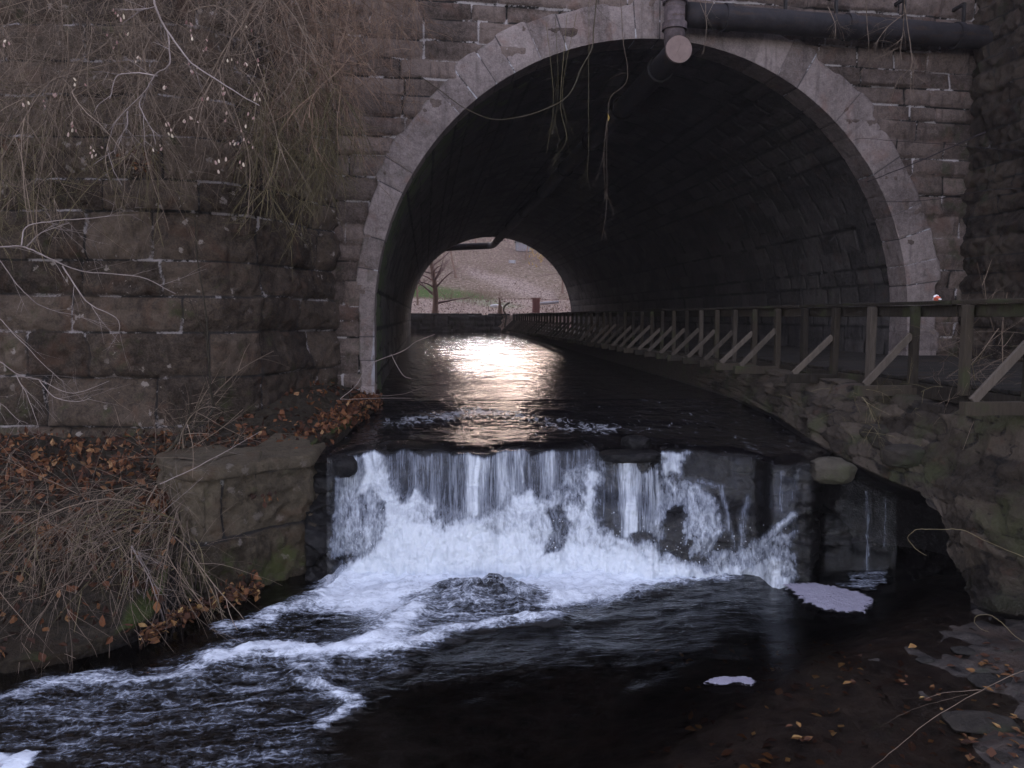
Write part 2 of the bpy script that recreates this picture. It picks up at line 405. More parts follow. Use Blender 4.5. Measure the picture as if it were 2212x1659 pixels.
def fall_water():
    t = NT('falling_water')
    uv = t.n('ShaderNodeCombineXYZ'); t.l(t.attr('fu'), uv.inputs[0]); t.l(t.attr('fv'), uv.inputs[1])
    def mp(sx, sy, off=0):
        m = t.n('ShaderNodeMapping'); t.l(uv.outputs[0], m.inputs[0]); m.inputs['Scale'].default_value = (sx, sy, 1); m.inputs['Location'].default_value = (off, off, off); return m.outputs[0]
    st1 = t.noise(mp(9, .8), 1.7, 8, .75, .9); st2 = t.noise(mp(50, 2.2, 5), 1.5, 6, .72, .6)
    la1 = t.noise(mp(4.2, 2.0, 9), 2.2, 8, .72, .9); la2 = t.noise(mp(15, 6, 3), 1.9, 5, .7, .5)
    vo = t.voro(mp(12, 5.0, 2), 1.6, 'DISTANCE_TO_EDGE')
    k = t.attr('lace')
    S = t.math('ADD', t.math('MULTIPLY_ADD', st1, 2.2, -1.1), t.math('MULTIPLY_ADD', st2, 2.5, -1.25))
    L = t.math('ADD', t.math('MULTIPLY_ADD', la1, 3.0, -1.5), t.math('MULTIPLY_ADD', la2, 1.8, -.9))
    L = t.math('ADD', L, t.mr(vo, 0, .3, .14, -.08))
    s = t.math('ADD', t.math('MULTIPLY', S, t.math('SUBTRACT', 1.0, k)), t.math('MULTIPLY', L, k))
    fo = t.attr('foam')
    s = t.math('MULTIPLY', s, t.mr(fo, .62, .98, 1.0, .42))
    x = t.math('ADD', t.math('MULTIPLY_ADD', fo, 2.5, -1.25), s)
    f = t.math('MULTIPLY', t.mr(x, -.9, .95, 0, 1.0), t.mr(fo, .03, .35))
    nb = t.bump(t.math('ADD', st2, t.math('ADD', la2, st1)), .55, .03)
    tr = t.n('ShaderNodeBsdfTransparent'); tr.inputs['Color'].default_value = (.8, .8, .82, 1)
    g = t.n('ShaderNodeBsdfGlossy'); g.inputs['Roughness'].default_value = .08; t.l(nb, g.inputs['Normal'])
    w = t.mixs(.05, tr.outputs[0], g.outputs[0])
    # thin water is a greyish veil, thick water white
    d = t.bsdf(t.mix(t.mr(x, -.1, 1.4), (.25, .28, .35), (.86, .92, .985)), .6, nb, .3)
    tl = t.n('ShaderNodeBsdfTranslucent'); tl.inputs['Color'].default_value = (.8, .85, .92, 1)
    d = t.mixs(.2, d, tl.outputs[0])
    return t.done(t.mixs(f, w, d))
M['fall'] = fall_water()

def foam_mat():
    t = NT('floating_foam'); c = t.coord(); n = t.noise(t.coord((1, 1, 1)), 60, 4, .7); n2 = t.noise(c, 9, 4, .6)
    col = t.mix(n2, (.24, .225, .28), (.38, .365, .44))
    v = t.voro(c, 55); d = t.bsdf(col, .8, t.bump(t.math('ADD', n, v), .7, .01), .2); tr = t.n('ShaderNodeBsdfTransparent')
    f = t.mr(t.math('ADD', t.attr('edge'), t.math('ADD', t.math('MULTIPLY_ADD', n2, .5, -.25), t.math('MULTIPLY_ADD', n, .5, -.25))), .02, .16)
    return t.done(t.mixs(f, tr.outputs[0], d))
M['foam'] = foam_mat()
M['drop'] = simple('water_drop', (.75, .78, .85), (.85, .88, .93), 5, .4, 0)

def hill_mat():
    t = NT('leafy_hillside'); c = t.coord(); n1 = t.noise(c, .35, 6, .6); n2 = t.noise(c, 3.5, 6, .7); n3 = t.noise(c, 12, 4, .7)
    col = t.ramp(t.math('ADD', t.math('MULTIPLY', n2, .6), t.math('MULTIPLY', n3, .4)), [(.38, (.055, .038, .025)), (.50, (.17, .125, .09)), (.62, (.38, .29, .235))])
    col = t.mix(t.mr(n1, .5, .66, 0, .7), col, (.13, .095, .06))
    g = t.attr('green'); col = t.mix(t.math('MULTIPLY', g, t.mr(n3, .3, .6, .5, 1)), col, t.mix(n2, (.03, .07, .012), (.08, .14, .03)))
    p = t.attr('pale'); n4 = t.noise(c, 5, 6, .75); col = t.mix(t.math('MULTIPLY', p, t.mr(n4, .42, .6, .0, .85)), col, (.42, .33, .30))
    return t.done(t.bsdf(col, .95, t.bump(n3, .6, .1), .1))
M['hill'] = hill_mat()
M['soil'] = simple('dark_soil', (.02, .016, .012), (.06, .05, .035), 3, .95, .5)

# ------------------------------------------------------------------ masonry pattern
class Masonry:
    def __init__(s, z0, z1, hmin, hmax, lmin, lmax, s0, s1, seed, edges=None):
        r = np.random.default_rng(seed)
        e = list(edges) if edges else [z0]
        while e[-1] < z1: e.append(e[-1]+r.uniform(hmin, hmax))
        while e[0] > z0: e.insert(0, e[0]-r.uniform(hmin, hmax))
        s.e = np.array(e); s.j = []
        for k in range(len(e)):
            q = [s0-r.uniform(0, lmax)]
            while q[-1] < s1: q.append(q[-1]+r.uniform(lmin, lmax))
            s.j.append(np.array(q))
        s.r = r; s.seed = seed
    def __call__(s, S, Z):
        ci = np.clip(np.searchsorted(s.e, Z)-1, 0, len(s.e)-2)
        d = np.minimum(Z-s.e[ci], s.e[ci+1]-Z); bi = np.zeros_like(ci); dj = np.full(S.shape, 9.)
        for c in np.unique(ci):
            m = ci == c; q = s.j[c]; k = np.clip(np.searchsorted(q, S[m])-1, 0, len(q)-2)
            bi[m] = k; dj[m] = np.minimum(S[m]-q[k], q[k+1]-S[m])
        tone = (_h(ci, bi, np.zeros_like(ci)+3, s.seed)+1)/2
        off = _h(ci, bi, np.zeros_like(ci)+9, s.seed)
        tx = _h(ci, bi, np.zeros_like(ci)+5, s.seed); tz = _h(ci, bi, np.zeros_like(ci)+6, s.seed)
        cz = (s.e[ci]+s.e[ci+1])/2
        return np.maximum(np.minimum(d, dj), 0), tone, off, tx, (Z-cz)*tz

def rough_face(P, dj, off, tilt, depth=.05, blk=.035, bulge=.04, rough=.02, w=.035, seed=1):
    n = fbm(P*2.2, 5, seed); n2 = fbm(P*9, 4, seed+20)
    return -depth*(1-ss(0, w, dj))+blk*off+bulge*ss(0, .16, dj)+rough*(n*1.6+n2)+.25*tilt

def catmull(pts, n):
    pts = np.asarray(pts, float); P = np.vstack([2*pts[0]-pts[1], pts, 2*pts[-1]-pts[-2]])
    out = []
    for i in range(len(pts)-1):
        t = np.linspace(0, 1, n, endpoint=False)[:, None]; a, b, c, d = P[i:i+4]
        out.append(.5*((2*b)+(-a+c)*t+(2*a-5*b+4*c-d)*t*t+(-a+3*b-3*c+d)*t**3))
    return np.vstack(out+[pts[-1:]])
def resample(p, step):
    d = np.r_[0, np.cumsum(np.linalg.norm(np.diff(p, axis=0), axis=1))]; n = max(2, int(d[-1]/step)+1)
    s = np.linspace(0, d[-1], n); return np.stack([np.interp(s, d, p[:, k]) for k in range(p.shape[1])], 1), s

# ------------------------------------------------------------------ tunnel
XC, R, RZ, ZS, SKEW, Y0, Y1 = 4.356, 5.25, 5.13, 3.013, .069, 15.0, 52.6
def face_y(x): return Y0+SKEW*(x-XC)
bridge = tag(empty('stone_bridge', (XC, Y0, 1.5)), 'dark stone bridge with a round tunnel arch over the stream', 'bridge')
def rel(V, o=bridge): return V-np.array(o.location)

# opening outline: right foot -> arch -> left foot
zb = .7
ang = np.linspace(0, math.pi, 400)
outl = np.vstack([np.stack([np.full(40, XC+R), np.linspace(zb, ZS, 40, endpoint=False)], 1), np.stack([XC+R*np.cos(ang), ZS+RZ*np.sin(ang)], 1), np.stack([np.full(40, XC-R), np.linspace(ZS, zb, 41)[1:]], 1)])
outl, OS = resample(outl, .03)
tn = np.gradient(outl, axis=0); tn /= np.linalg.norm(tn, axis=1)[:, None]
onrm = np.stack([tn[:, 1], -tn[:, 0]], 1)      # outward
NO = len(outl)

# arch ring: voussoirs
rr = np.random.default_rng(11)
jb = [OS[0]]
while jb[-1] < OS[-1]: jb.append(jb[-1]+rr.uniform(.36, .56))
jb = np.array(jb); bi = np.clip(np.searchsorted(jb, OS)-1, 0, len(jb)-2)
dj = np.minimum(OS-jb[bi], jb[bi+1]-OS)
bw = rr.uniform(.66, .84, len(jb)); bw *= np.interp(jb/OS[-1], [0, .12, .3, .5, .62, .75, .86, 1], [.9, .95, 1, 1, .92, .68, .42, .27])
crown = np.abs(jb-OS[-1]/2) < 1.2; bw[crown] = rr.uniform(.58, .70, crown.sum())
thick = bw[bi]
for _ in range(2): thick = np.convolve(np.pad(thick, 1, 'edge'), [.25, .5, .25], 'valid')
rho = np.r_[np.linspace(0, 1, 26), 1.0]
nr = len(rho)
rad = (thick[:, None]*rho[None, :])
X = outl[:, 0, None]+onrm[:, 0, None]*rad; Z = outl[:, 1, None]+onrm[:, 1, None]*rad
Y = face_y(X)-.022
djr = np.broadcast_to(dj[:, None], X.shape); edge = np.minimum(np.minimum(djr, rad+.02), thick[:, None]-rad)
off = _h(bi, bi*0, bi*0, 5)[:, None]
pp = P3(X, Z, X*0)
Y = Y-(.004*off+.012*fbm(pp*3, 4, 3)+.006*fbm(pp*14, 3, 4))+.012*(1-ss(0, .03, edge))
Y[:, -1] += .10
tone = np.broadcast_to(((_h(bi, bi*0+2, bi*0, 6)+1)/2)[:, None], X.shape)
mort = .85*(1-ss(.0, .019, djr))
low = np.broadcast_to((ss(OS[-1]*.80, OS[-1]*.93, OS))[:, None], X.shape)
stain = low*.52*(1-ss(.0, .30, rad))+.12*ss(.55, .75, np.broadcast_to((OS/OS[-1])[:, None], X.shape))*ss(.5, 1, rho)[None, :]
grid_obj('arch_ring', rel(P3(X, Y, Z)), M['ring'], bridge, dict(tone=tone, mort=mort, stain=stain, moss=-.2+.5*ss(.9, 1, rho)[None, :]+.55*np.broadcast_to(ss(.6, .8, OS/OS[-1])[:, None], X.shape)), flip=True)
# intrados return of the ring
dy = np.linspace(0, .62, 22)
X = outl[:, 0, None]-onrm[:, 0, None]*0+dy*0; Z = outl[:, 1, None]+dy*0
Yr = face_y(X)-.02+dy[None, :]
pp = P3(X, Yr, Z); o = .008*fbm(pp*4, 4, 8)-.02*(1-ss(0, .03, np.broadcast_to(dj[:, None], X.shape)))
X = X-onrm[:, 0, None]*o; Z = Z-onrm[:, 1, None]*o
grid_obj('arch_soffit', rel(P3(X, Yr, Z)), M['ring'], bridge, dict(tone=tone[:, :22]*.7, mort=mort[:, :22], stain=low[:, :22]*.4, moss=X*0+.25), flip=False)
# vault lining
yy = np.r_[np.linspace(.55, 7, 170), np.linspace(7.15, Y1-Y0, 150)]
k = slice(None, None, 3); ol = outl[k]; on = onrm[k]; os_ = OS[k]
S2, Yv = np.meshgrid(os_, yy, indexing='ij')
mv = Masonry(-1, OS[-1]+1, .30, .48, .6, 1.3, 0, 40, 21)
d_, t_, o_, tx, tl = mv(Yv+.02*fbm(P3(S2, Yv, S2*0)*3, 2, 9), S2+.02*fbm(P3(S2, Yv, S2*0)*3, 2, 10))
X = ol[:, 0, None]+0*Yv; Z = ol[:, 1, None]+0*Yv; pp = P3(X, Yv, Z)
o = rough_face(pp, d_, o_, 0, .025, .015, .01, .015, .05)-.03
X2 = X-on[:, 0, None]*o; Z2 = Z-on[:, 1, None]*o
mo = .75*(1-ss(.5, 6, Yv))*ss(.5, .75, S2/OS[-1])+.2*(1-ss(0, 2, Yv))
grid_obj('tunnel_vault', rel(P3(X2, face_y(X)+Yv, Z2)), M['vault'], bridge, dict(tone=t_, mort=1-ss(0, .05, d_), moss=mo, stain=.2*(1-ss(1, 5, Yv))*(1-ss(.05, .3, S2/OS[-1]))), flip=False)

# portal wall
xs = np.arange(-1.72, 11.2, .042); zs = np.arange(.4, 10.6, .042)
Xg, Zg = np.meshgrid(xs, zs, indexing='ij')
inside = (np.hypot((Xg-XC)/(R+.2), np.maximum(Zg-ZS, 0)/(RZ+.2)) < 1)
mp_ = Masonry(.3, 10.7, .27, .42, .55, 1.25, -2, 12, 5)
wq = P3(Xg, Zg, Xg*0)
d_, t_, o_, tx, tl = mp_(Xg+.02*fbm(wq*2, 3, 1), Zg+.018*fbm(wq*1.7, 3, 2))
rf = rough_face(P3(Xg, Zg, Xg*0), d_, o_, tl, .045, .018, .02, .018, .035, 30)
Vp = P3(Xg, face_y(Xg)-rf+.02, Zg)
q = inside; keep = ~(q[:-1, :-1] & q[1:, :-1] & q[1:, 1:] & q[:-1, 1:])
grid_obj('portal_wall', rel(Vp), M['portal'], bridge, dict(tone=t_, mort=1-ss(0, .034, d_), moss=.15+.25*ss(9.5, 11, Xg)-.2*ss(6, 9, Zg)+.35*(1-ss(1.3, 3.2, Zg))), keep=keep)
# far portal face and parapets
xs2 = np.arange(-8, 18, .25); zs2 = np.arange(.5, 11, .25); Xf, Zf = np.meshgrid(xs2, zs2, indexing='ij')
ins = (np.hypot((Xf-XC)/(R+.3), np.maximum(Zf-ZS, 0)/(RZ+.3)) < 1)
# clip hidden cells toward the opening outline so that the face meets the vault end
ex = np.abs(Xf-XC); rr_ = np.hypot((Xf-XC)/R, np.maximum(Zf-ZS, 0)/RZ)
sn = (rr_ < 1.12) & (rr_ > .85)
Xf2 = np.where(sn, XC+(Xf-XC)/np.maximum(rr_, .01), Xf); Zf2 = np.where(sn & (Zf > ZS), ZS+(Zf-ZS)/np.maximum(rr_, .01), Zf)
hole = rr_ < .99; kp = ~(hole[:-1, :-1] | hole[1:, :-1] | hole[1:, 1:] | hole[:-1, 1:])
grid_obj('far_portal_wall', rel(P3(Xf2, face_y(Xf2)+Y1-Y0-.02, Zf2)), M['portal'], bridge, dict(tone=Xf*0+.5, mort=Xf*0, moss=Xf*0), keep=kp, flip=True)
m = MB(); m.box((XC, face_y(XC)+.25, 11.05), (13.2, .75, .9), np.array([[1, 0, 0], [SKEW, 1, 0], [0, 0, 1]]), .01, .04); 
m.v = [rel(v) for v in m.v]; m.build('parapet', M['portal'], bridge)

# ------------------------------------------------------------------ wing walls
def wall_strip(name, path, z0, z1, mas, mat, parent, step=.036, depth=.05, blk=.035, bulge=.04, rough=.02, seed=40, moss=None, side=1, lean=0.0, loc=(0, 0, 0), extra=None):
    p, s = resample(np.asarray(path, float), step)
    T = np.gradient(p, axis=0); T /= np.linalg.norm(T, axis=1)[:, None]; N = side*np.stack([T[:, 1], -T[:, 0]], 1)
    z = np.arange(z0, z1, step); S, Zz = np.meshgrid(s, z, indexing='ij')
    wq = P3(S, Zz, S*0)
    d, t, o, tx, tl = mas(S+.03*fbm(wq*1.5, 3, seed), Zz+.025*fbm(wq*1.3, 3, seed+1))
    rf = rough_face(wq, d, o, tl, depth, blk, bulge, rough, .04, seed)
    base = p[:, None]+0*Zz[..., None]
    XY = base+N[:, None]*(rf-lean*(Zz-z0))[..., None]
    ms = moss(S, Zz, XY) if moss is not None else S*0
    V = P3(XY[..., 0], XY[..., 1], Zz)-np.array(loc)
    a = dict(tone=t, mort=1-ss(0, .036, d), moss=ms)
    return grid_obj(name, V, mat, parent, a, flip=(side < 0))

def pd(u, d):      # plan point seen in column u at depth d
    q = EYE+(FW/np.hypot(FW[0], FW[1])*[1, 1, 0]+(u-CX)/FPX*RT)*d
    return q[:2]
lw = catmull([pd(-1500, 11.9), pd(-700, 11.5), pd(-200, 11.4), pd(100, 11.4), pd(280, 11.38), pd(380, 11.42), pd(460, 11.58), pd(525, 11.88), pd(580, 12.3), pd(630, 12.92), pd(682, 13.7), (-1.60, 14.3), (-1.56, 14.72)], 12)
def hz(v, d): return EYE[2]-(v-684)*d/FPX
edges = [hz(1010, 11.3), hz(930, 11.3), hz(820, 11.3), hz(720, 11.3), hz(641, 11.3), hz(566, 11.3), hz(460, 11.3), hz(393, 11.3)]
ml = Masonry(.3, 10.6, .42, .62, .75, 1.7, -1, 22, 77, edges)
wl = tag(empty('wing_wall', (-4, 11.3, 1)), 'big mossy rock faced ashlar wing wall behind the bare shrubs', 'wall')
wall_strip('stone_face', lw, .5, 10.5, ml, M['wing'], wl, .036, .035, .035, .035, .055, 40, lambda S, Z, XY: .12+.18*fbm(P3(S, Z, S)*.7, 3, 3)+.25*(1-ss(1.2, 2.4, Z)), 1, loc=wl.location)
m = MB()
lp, _ = resample(lw, .9)
for i in range(len(lp)-1):
    a = np.r_[lp[i], 10.58]; b = np.r_[lp[i+1], 10.58]; dd = (b-a)*.01; m.beam(a+dd, b-dd, .62, .2, bev=.03, val=rng.random())
m.v = [v-np.array(wl.location) for v in m.v]; m.build('coping', M['wing'], wl)

rwp = catmull([(10.82, 15.6), (10.80, 14.4), (10.72, 12.5), (10.6, 10), (10.5, 7), (10.5, 1)], 10)
mr_ = Masonry(1.0, 10.6, .26, .44, .5, 1.3, -1, 18, 99)
wr = tag(empty('wing_wall', (10.7, 11, 2)), 'dark mossy wing wall above the boardwalk, at the far right', 'wall')
wall_strip('stone_face', rwp, 1.2, 10.5, mr_, M['right'], wr, .04, .03, .035, .012, .075, 60, lambda S, Z, XY: .2+.15*fbm(P3(S, Z, S)*.8, 3, 4), 1, loc=wr.location)

# ------------------------------------------------------------------ embankment, ground
def emb(name, xs, ys, fz, mat, label=None, seed=1, amp=.3, flip=False):
    Xe, Ye = np.meshgrid(xs, ys, indexing='ij'); Ze = fz(Xe, Ye)+amp*fbm(P3(Xe, Ye, Xe*0)*.6, 4, seed)
    return grid_obj(name, P3(Xe, Ye, Ze), mat, None, dict(tone=Xe*0+.5), flip=flip)
tag(emb('embankment', np.linspace(-40, 48, 89), np.linspace(15.6, 52.2, 38), lambda x, y: 10.4+0*x, M['soil'], amp=.15), kind='structure')
tag(emb('terrain', np.linspace(-40, -1.95, 60), np.linspace(11.9, 15.5, 10), lambda x, y: 10.2+0*x, M['soil'], amp=.15), kind='structure')
tag(emb('terrain', np.linspace(11.1, 48, 60), np.linspace(-6, 15.5, 30), lambda x, y: 10.2+(x-11)*.1, M['soil'], amp=.2), kind='structure')
m = MB(); s_ = 220; m.add([(-s_, -s_, -1.6), (s_, -s_, -1.6), (s_, s_, -1.6), (-s_, s_, -1.6)], [(0, 1, 2, 3)]); tag(m.build('ground', M['soil']), kind='structure')

# ------------------------------------------------------------------ left bank (keys: base, lip edge, shelf, back)
rows = [
 # base                               edge                                shelf                         back
 ((-.86, 15.6, .9), (-.92, 15.6, 1.62), (-1.2, 15.6, 1.75), (-1.75, 15.6, 1.8)),
 (at_z(826, 872, 1.42)-[0, 0, .5], at_z(818, 866, 1.60), (-1.22, 14.5, 1.75), (-1.75, 14.7, 1.85)),
 (at_z(778, 912, 1.36)-[0, 0, .6], at_z(768, 900, 1.55), at_d(725, 868, 12.9), np.r_[pd(640, 12.7), 1.9]),
 (at_z(735, 952, 1.32)-[0, 0, .6], at_z(722, 935, 1.52), at_d(668, 905, 11.9), np.r_[pd(585, 12.0), 1.75]),
 (at_z(728, 1150, .15)-[0, 0, .4], at_z(704, 966, 1.47), at_d(630, 935, 11.1), np.r_[pd(545, 11.75), 1.62]),
 (at_z(706, 1238, 0)-[0, 0, .35], at_z(688, 984, 1.42), at_d(560, 955, 10.9), np.r_[pd(500, 11.7), 1.55]),
 (at_z(560, 1282, 0)-[0, 0, .35], at_z(560, 1000, 1.40), at_d(480, 968, 10.7), np.r_[pd(430, 11.7), 1.5]),
 (at_z(440, 1318, 0)-[0, 0, .35], at_d(440, 1025, 8.95), at_d(400, 985, 10.3), np.r_[pd(350, 11.7), 1.45]),
 (at_z(365, 1352, 0)-[0, 0, .35], at_d(352, 1275, 8.05), at_d(310, 1060, 9.6), np.r_[pd(250, 11.7), 1.42]),
 (at_z(280, 1400, 0)-[.0, -.3, .35], at_d(285, 1352, 7.5), at_d(200, 1120, 9.1), np.r_[pd(150, 11.7), 1.4]),
 (at_z(170, 1450, 0)-[.1, -.5, .35], at_d(175, 1400, 7.15), at_d(80, 1150, 8.8), np.r_[pd(20, 11.7), 1.4]),
 (at_z(20, 1490, 0)-[.1, -.4, .35], at_d(20, 1440, 6.9), at_d(-120, 1160, 8.6), np.r_[pd(-180, 11.7), 1.4]),
 (at_z(-200, 1520, 0)-[0, 0, .35], at_d(-200, 1470, 6.8), at_d(-350, 1180, 8.6), np.r_[pd(-420, 11.8), 1.45]),
 ((-5.2, 4.5, -.35), (-5.4, 4.5, .3), (-6.8, 5.6, 1.3), (-8.6, 11.9, 1.7)),
 ((-5.2, 0, -.35), (-5.5, 0, .4), (-7.2, 0, 1.5), (-16, 10, 2.0)),
]
KEY = np.array([[np.asarray(k, float) for k in r] for r in rows])
for i_ in range(4, 8):
    KEY[i_, :2] += np.array([-.22, .42, -.04])
# densify along the bank (linear between rows, smoothed) and across
def dens(K, n_each):
    out = []
    for j in range(K.shape[1]): out.append(catmull(K[:, j], n_each))
    return np.stack(out, 1)
Kd = dens(KEY, 34)
NA = len(Kd)
sec = [24, 46, 44]; cols = []; vt = []
for j in range(3):
    t = np.linspace(0, 1, sec[j], endpoint=False)
    for a in t: cols.append(Kd[:, j]*(1-a)+Kd[:, j+1]*a); vt.append(j+a)
cols.append(Kd[:, 3]); vt.append(3)
VB = np.stack(cols, 1); vt = np.array(vt)
nB = fbm(VB*1.6, 5, 50); nB2 = fbm(VB*6, 4, 51)
wgt = ss(.05, .5, vt)*(1-ss(2.8, 3, vt))
# undercut just under the lip edge in the downstream rows
row = np.linspace(0, 1, NA)
VB[..., 2] += (.10*nB+.045*nB2)*wgt
VB[..., 0] += .06*nB*wgt*(vt < 1.3); VB[..., 1] += .06*nB2*wgt*(vt < 1.3)
pu, pv = proj(VB)
moss = .95*np.exp(-((vt[None, :]-1.05)/.16)**2)*(.5+fbm(VB*1.2, 2, 9))+.4*ss(700, 760, pu)*np.exp(-((vt[None, :]-1.05)/.15)**2)+0*VB[..., 2]
wet = (1-ss(.55, 1.0, vt+.25*fbm(VB*2, 3, 8)))
bank = grid_obj('stream_bank', VB, M['bank'], None, dict(moss=moss, wet=wet), flip=True); tag(bank, kind='structure')

# abutment block with a capstone
ab = tag(empty('abutment', tuple(at_z(560, 1280, 0))), 'squat mossy stone abutment with a flat capstone left of the waterfall', 'abutment')
abp = catmull([at_z(724, 1150, .2)[:2]+[-.05, .45], at_z(704, 1218, 0)[:2]+[-.05, .1], at_z(688, 1240, 0)[:2]+[-.07, .08], at_z(640, 1256, 0)[:2]+[-.1, .1], at_z(560, 1280, 0)[:2]+[-.1, .14], at_z(490, 1302, 0)[:2]+[-.1, .2], at_z(440, 1318, 0)[:2]+[-.1, .3], at_z(405, 1335, 0)[:2]+[-.35, .75], at_z(385, 1340, 0)[:2]+[-.7, 1.6]], 14)[::-1]
ma = Masonry(-.6, 1.5, .5, .75, 1.1, 1.9, 0, 6, 17, [-.6, .62, 1.31])
wall_strip('masonry', abp, -.12, 1.31, ma, M['abut'], ab, .03, .012, .015, .015, .075, 15, lambda S, Z, XY: .12+.3*(1-ss(.25, .6, Z))+.5*ss(.75, 1., S/S.max())*0, 1, lean=.07, loc=ab.location)
# capstone: a thick slab following the same line
pcap, scap = resample(abp, .035)
T = np.gradient(pcap, axis=0); T /= np.linalg.norm(T, axis=1)[:, None]; N = np.stack([T[:, 1], -T[:, 0]], 1)
prof = [(-.02, 1.27), (.05, 1.285), (.055, 1.34), (.05, 1.40), (.03, 1.425), (-.05, 1.44), (-.15, 1.45), (-.28, 1.455), (-.42, 1.465), (-.56, 1.47), (-.7, 1.47), (-.78, 1.40)]
pr = np.array(prof); pr2, _ = resample(pr, .03)
Vc = P3(pcap[:, None, 0]+N[:, None, 0]*(pr2[None, :, 0]-.07), pcap[:, None, 1]+N[:, None, 1]*(pr2[None, :, 0]-.07), pr2[None, :, 1]+0*pcap[:, None, 0])
Vc = Vc+(.018*fbm(Vc*3, 4, 71)+.01*fbm(Vc*12, 3, 72))[..., None]*np.array([0, 0, 1.])+(.02*fbm(Vc*2.5, 3, 73))[..., None]*N[:, None, [0, 1, 0]]*[1, 1, 0]
grid_obj('capstone', Vc-np.array(ab.location), M['abut'], ab, dict(tone=Vc[..., 0]*0+.85, mort=Vc[..., 0]*0, moss=Vc[..., 0]*0-.1))

# ------------------------------------------------------------------ right bank under the boardwalk
D9 = np.array
rrows = [  # base, recess, overhang edge, mid, top, back
 ((6.1, 58, 1.2), (6.05, 58, 1.6), (6.0, 58, 1.9), (5.95, 58, 2.05), (5.95, 58, 2.2), (9.9, 58, 2.2)),
 ((5.95, 30, 1.0), (5.9, 30, 1.4), (5.9, 30, 1.7), (5.9, 30, 1.95), (5.9, 30, 2.2), (9.9, 30, 2.2)),
 ((5.9, 16, .9), (5.9, 16, 1.3), (5.85, 16, 1.6), (5.85, 16, 1.9), (5.9, 16, 2.18), (9.9, 16, 2.2)),
 (at_z(1672, 905, 1.4)-[0, 0, .5], at_z(1674, 904, 1.4), at_z(1676, 895, 1.5), (5.72, 13.0, 1.9), (5.9, 13.0, 2.15), (10.9, 13, 2.2)),
 (at_z(1745, 960, 1.36)-[0, 0, .6], at_z(1748, 958, 1.36), at_z(1752, 948, 1.42), (5.55, 11.0, 1.85), (5.85, 11.1, 2.12), (10.9, 11.1, 2.2)),
 ((5.75, 10.3, .2), (5.7, 10.3, .9), at_d(1850, 1003, 9.75), (5.55, 9.95, 1.75), (5.85, 10.1, 2.1), (10.9, 10.1, 2.2)),
 ((6.6, 9.9, -.3), (6.5, 9.8, .6), at_d(1930, 1040, 9.15), (5.55, 9.2, 1.6), (5.85, 9.4, 2.08), (10.9, 9.4, 2.2)),
 ((6.9, 9.3, -.3), (6.7, 9.2, .6), at_d(1992, 1064, 8.75), (5.6, 8.75, 1.5), (5.9, 8.8, 2.05), (10.9, 8.8, 2.2)),
 ((6.9, 8.8, -.3), (6.7, 8.7, .4), at_d(2040, 1125, 8.5), (5.6, 8.4, 1.35), (5.95, 8.3, 2.05), (10.9, 8.3, 2.2)),
 ((6.6, 8.4, -.3), (6.4, 8.3, .15), at_d(2072, 1225, 8.35), (5.6, 8.1, 1.2), (6.0, 8.0, 2.05), (10.9, 8, 2.2)),
 (at_z(2092, 1318, 0)-[0, 0, .3], at_z(2094, 1312, 0), at_z(2096, 1300, .05), (5.65, 7.75, 1.05), (6.0, 7.7, 2.05), (10.9, 7.7, 2.2)),
 (at_z(2150, 1335, 0)-[0, 0, .3], at_z(2150, 1332, 0), at_z(2152, 1322, .1), (5.75, 7.4, 1.0), (6.05, 7.3, 2.05), (10.9, 7.3, 2.2)),
 (at_z(2260, 1352, 0)-[0, 0, .3], at_z(2260, 1350, .02), at_z(2262, 1335, .12), (6.0, 6.7, 1.0), (6.2, 6.5, 2.0), (10.9, 6.5, 2.2)),
 ((6.2, 5.2, -.3), (6.2, 5.2, .05), (6.2, 5.2, .2), (6.3, 5.2, 1.0), (6.5, 5.2, 2.0), (10.9, 5.2, 2.2)),
 ((6.2, 0, -.3), (6.2, 0, .05), (6.2, 0, .2), (6.3, 0, 1.0), (6.5, 0, 2.0), (10.9, 0, 2.2)),
]
KR = np.array([[np.asarray(k, float) for k in r] for r in rrows])
ne = [30, 40, 30, 30, 30, 30, 26, 22, 20, 20, 20, 24, 24, 20]
def dens_lin(K, ne):
    out = []
    for i in range(len(K)-1):
        for a in np.linspace(0, 1, ne[i], endpoint=False): out.append(K[i]*(1-a)+K[i+1]*a)
    out.append(K[-1]); return np.array(out)
Kd = dens_lin(KR, ne)
for _ in range(3): Kd[1:-1] = .25*Kd[:-2]+.5*Kd[1:-1]+.25*Kd[2:]
sec = [16, 14, 34, 26, 26]; cols = []; vt = []
for j in range(5):
    for a in np.linspace(0, 1, sec[j], endpoint=False): cols.append(Kd[:, j]*(1-a)+Kd[:, j+1]*a); vt.append(j+a)
cols.append(Kd[:, 5]); vt.append(5)
VR = np.stack(cols, 1); vt = np.array(vt)
# rubble relief: stones laid in rough courses
sl = np.r_[0, np.cumsum(np.linalg.norm(np.diff(Kd[:, 3], axis=0), axis=1))][:, None]+0*VR[..., 0]
wq = P3(sl, VR[..., 2], VR[..., 0]*0)
d_, o_, t_ = cells((sl+.16*fbm(wq*2.5, 4, 1))/.50, (VR[..., 2]+.07*fbm(wq*2, 4, 2))/.15, 31); d_ = d_*.15; t_ = (t_+1)/2
stony = ss(1.7, 2.1, vt)*(1-ss(4.02, 4.3, vt))*(VR[..., 1] < 17)
disp = (-.022*(1-ss(0, .03, d_))+.045*o_+.11*fbm(wq*4.5, 6, 5, .68)+.10*fbm(VR*1.1, 3, 6))*stony
VR[..., 0] -= disp*.9; VR[..., 2] += .35*disp+.05*fbm(VR*1.5, 4, 7)*ss(3.8, 4.2, vt)*(1-ss(4.3, 4.6, vt))
pu, pv = proj(VR)
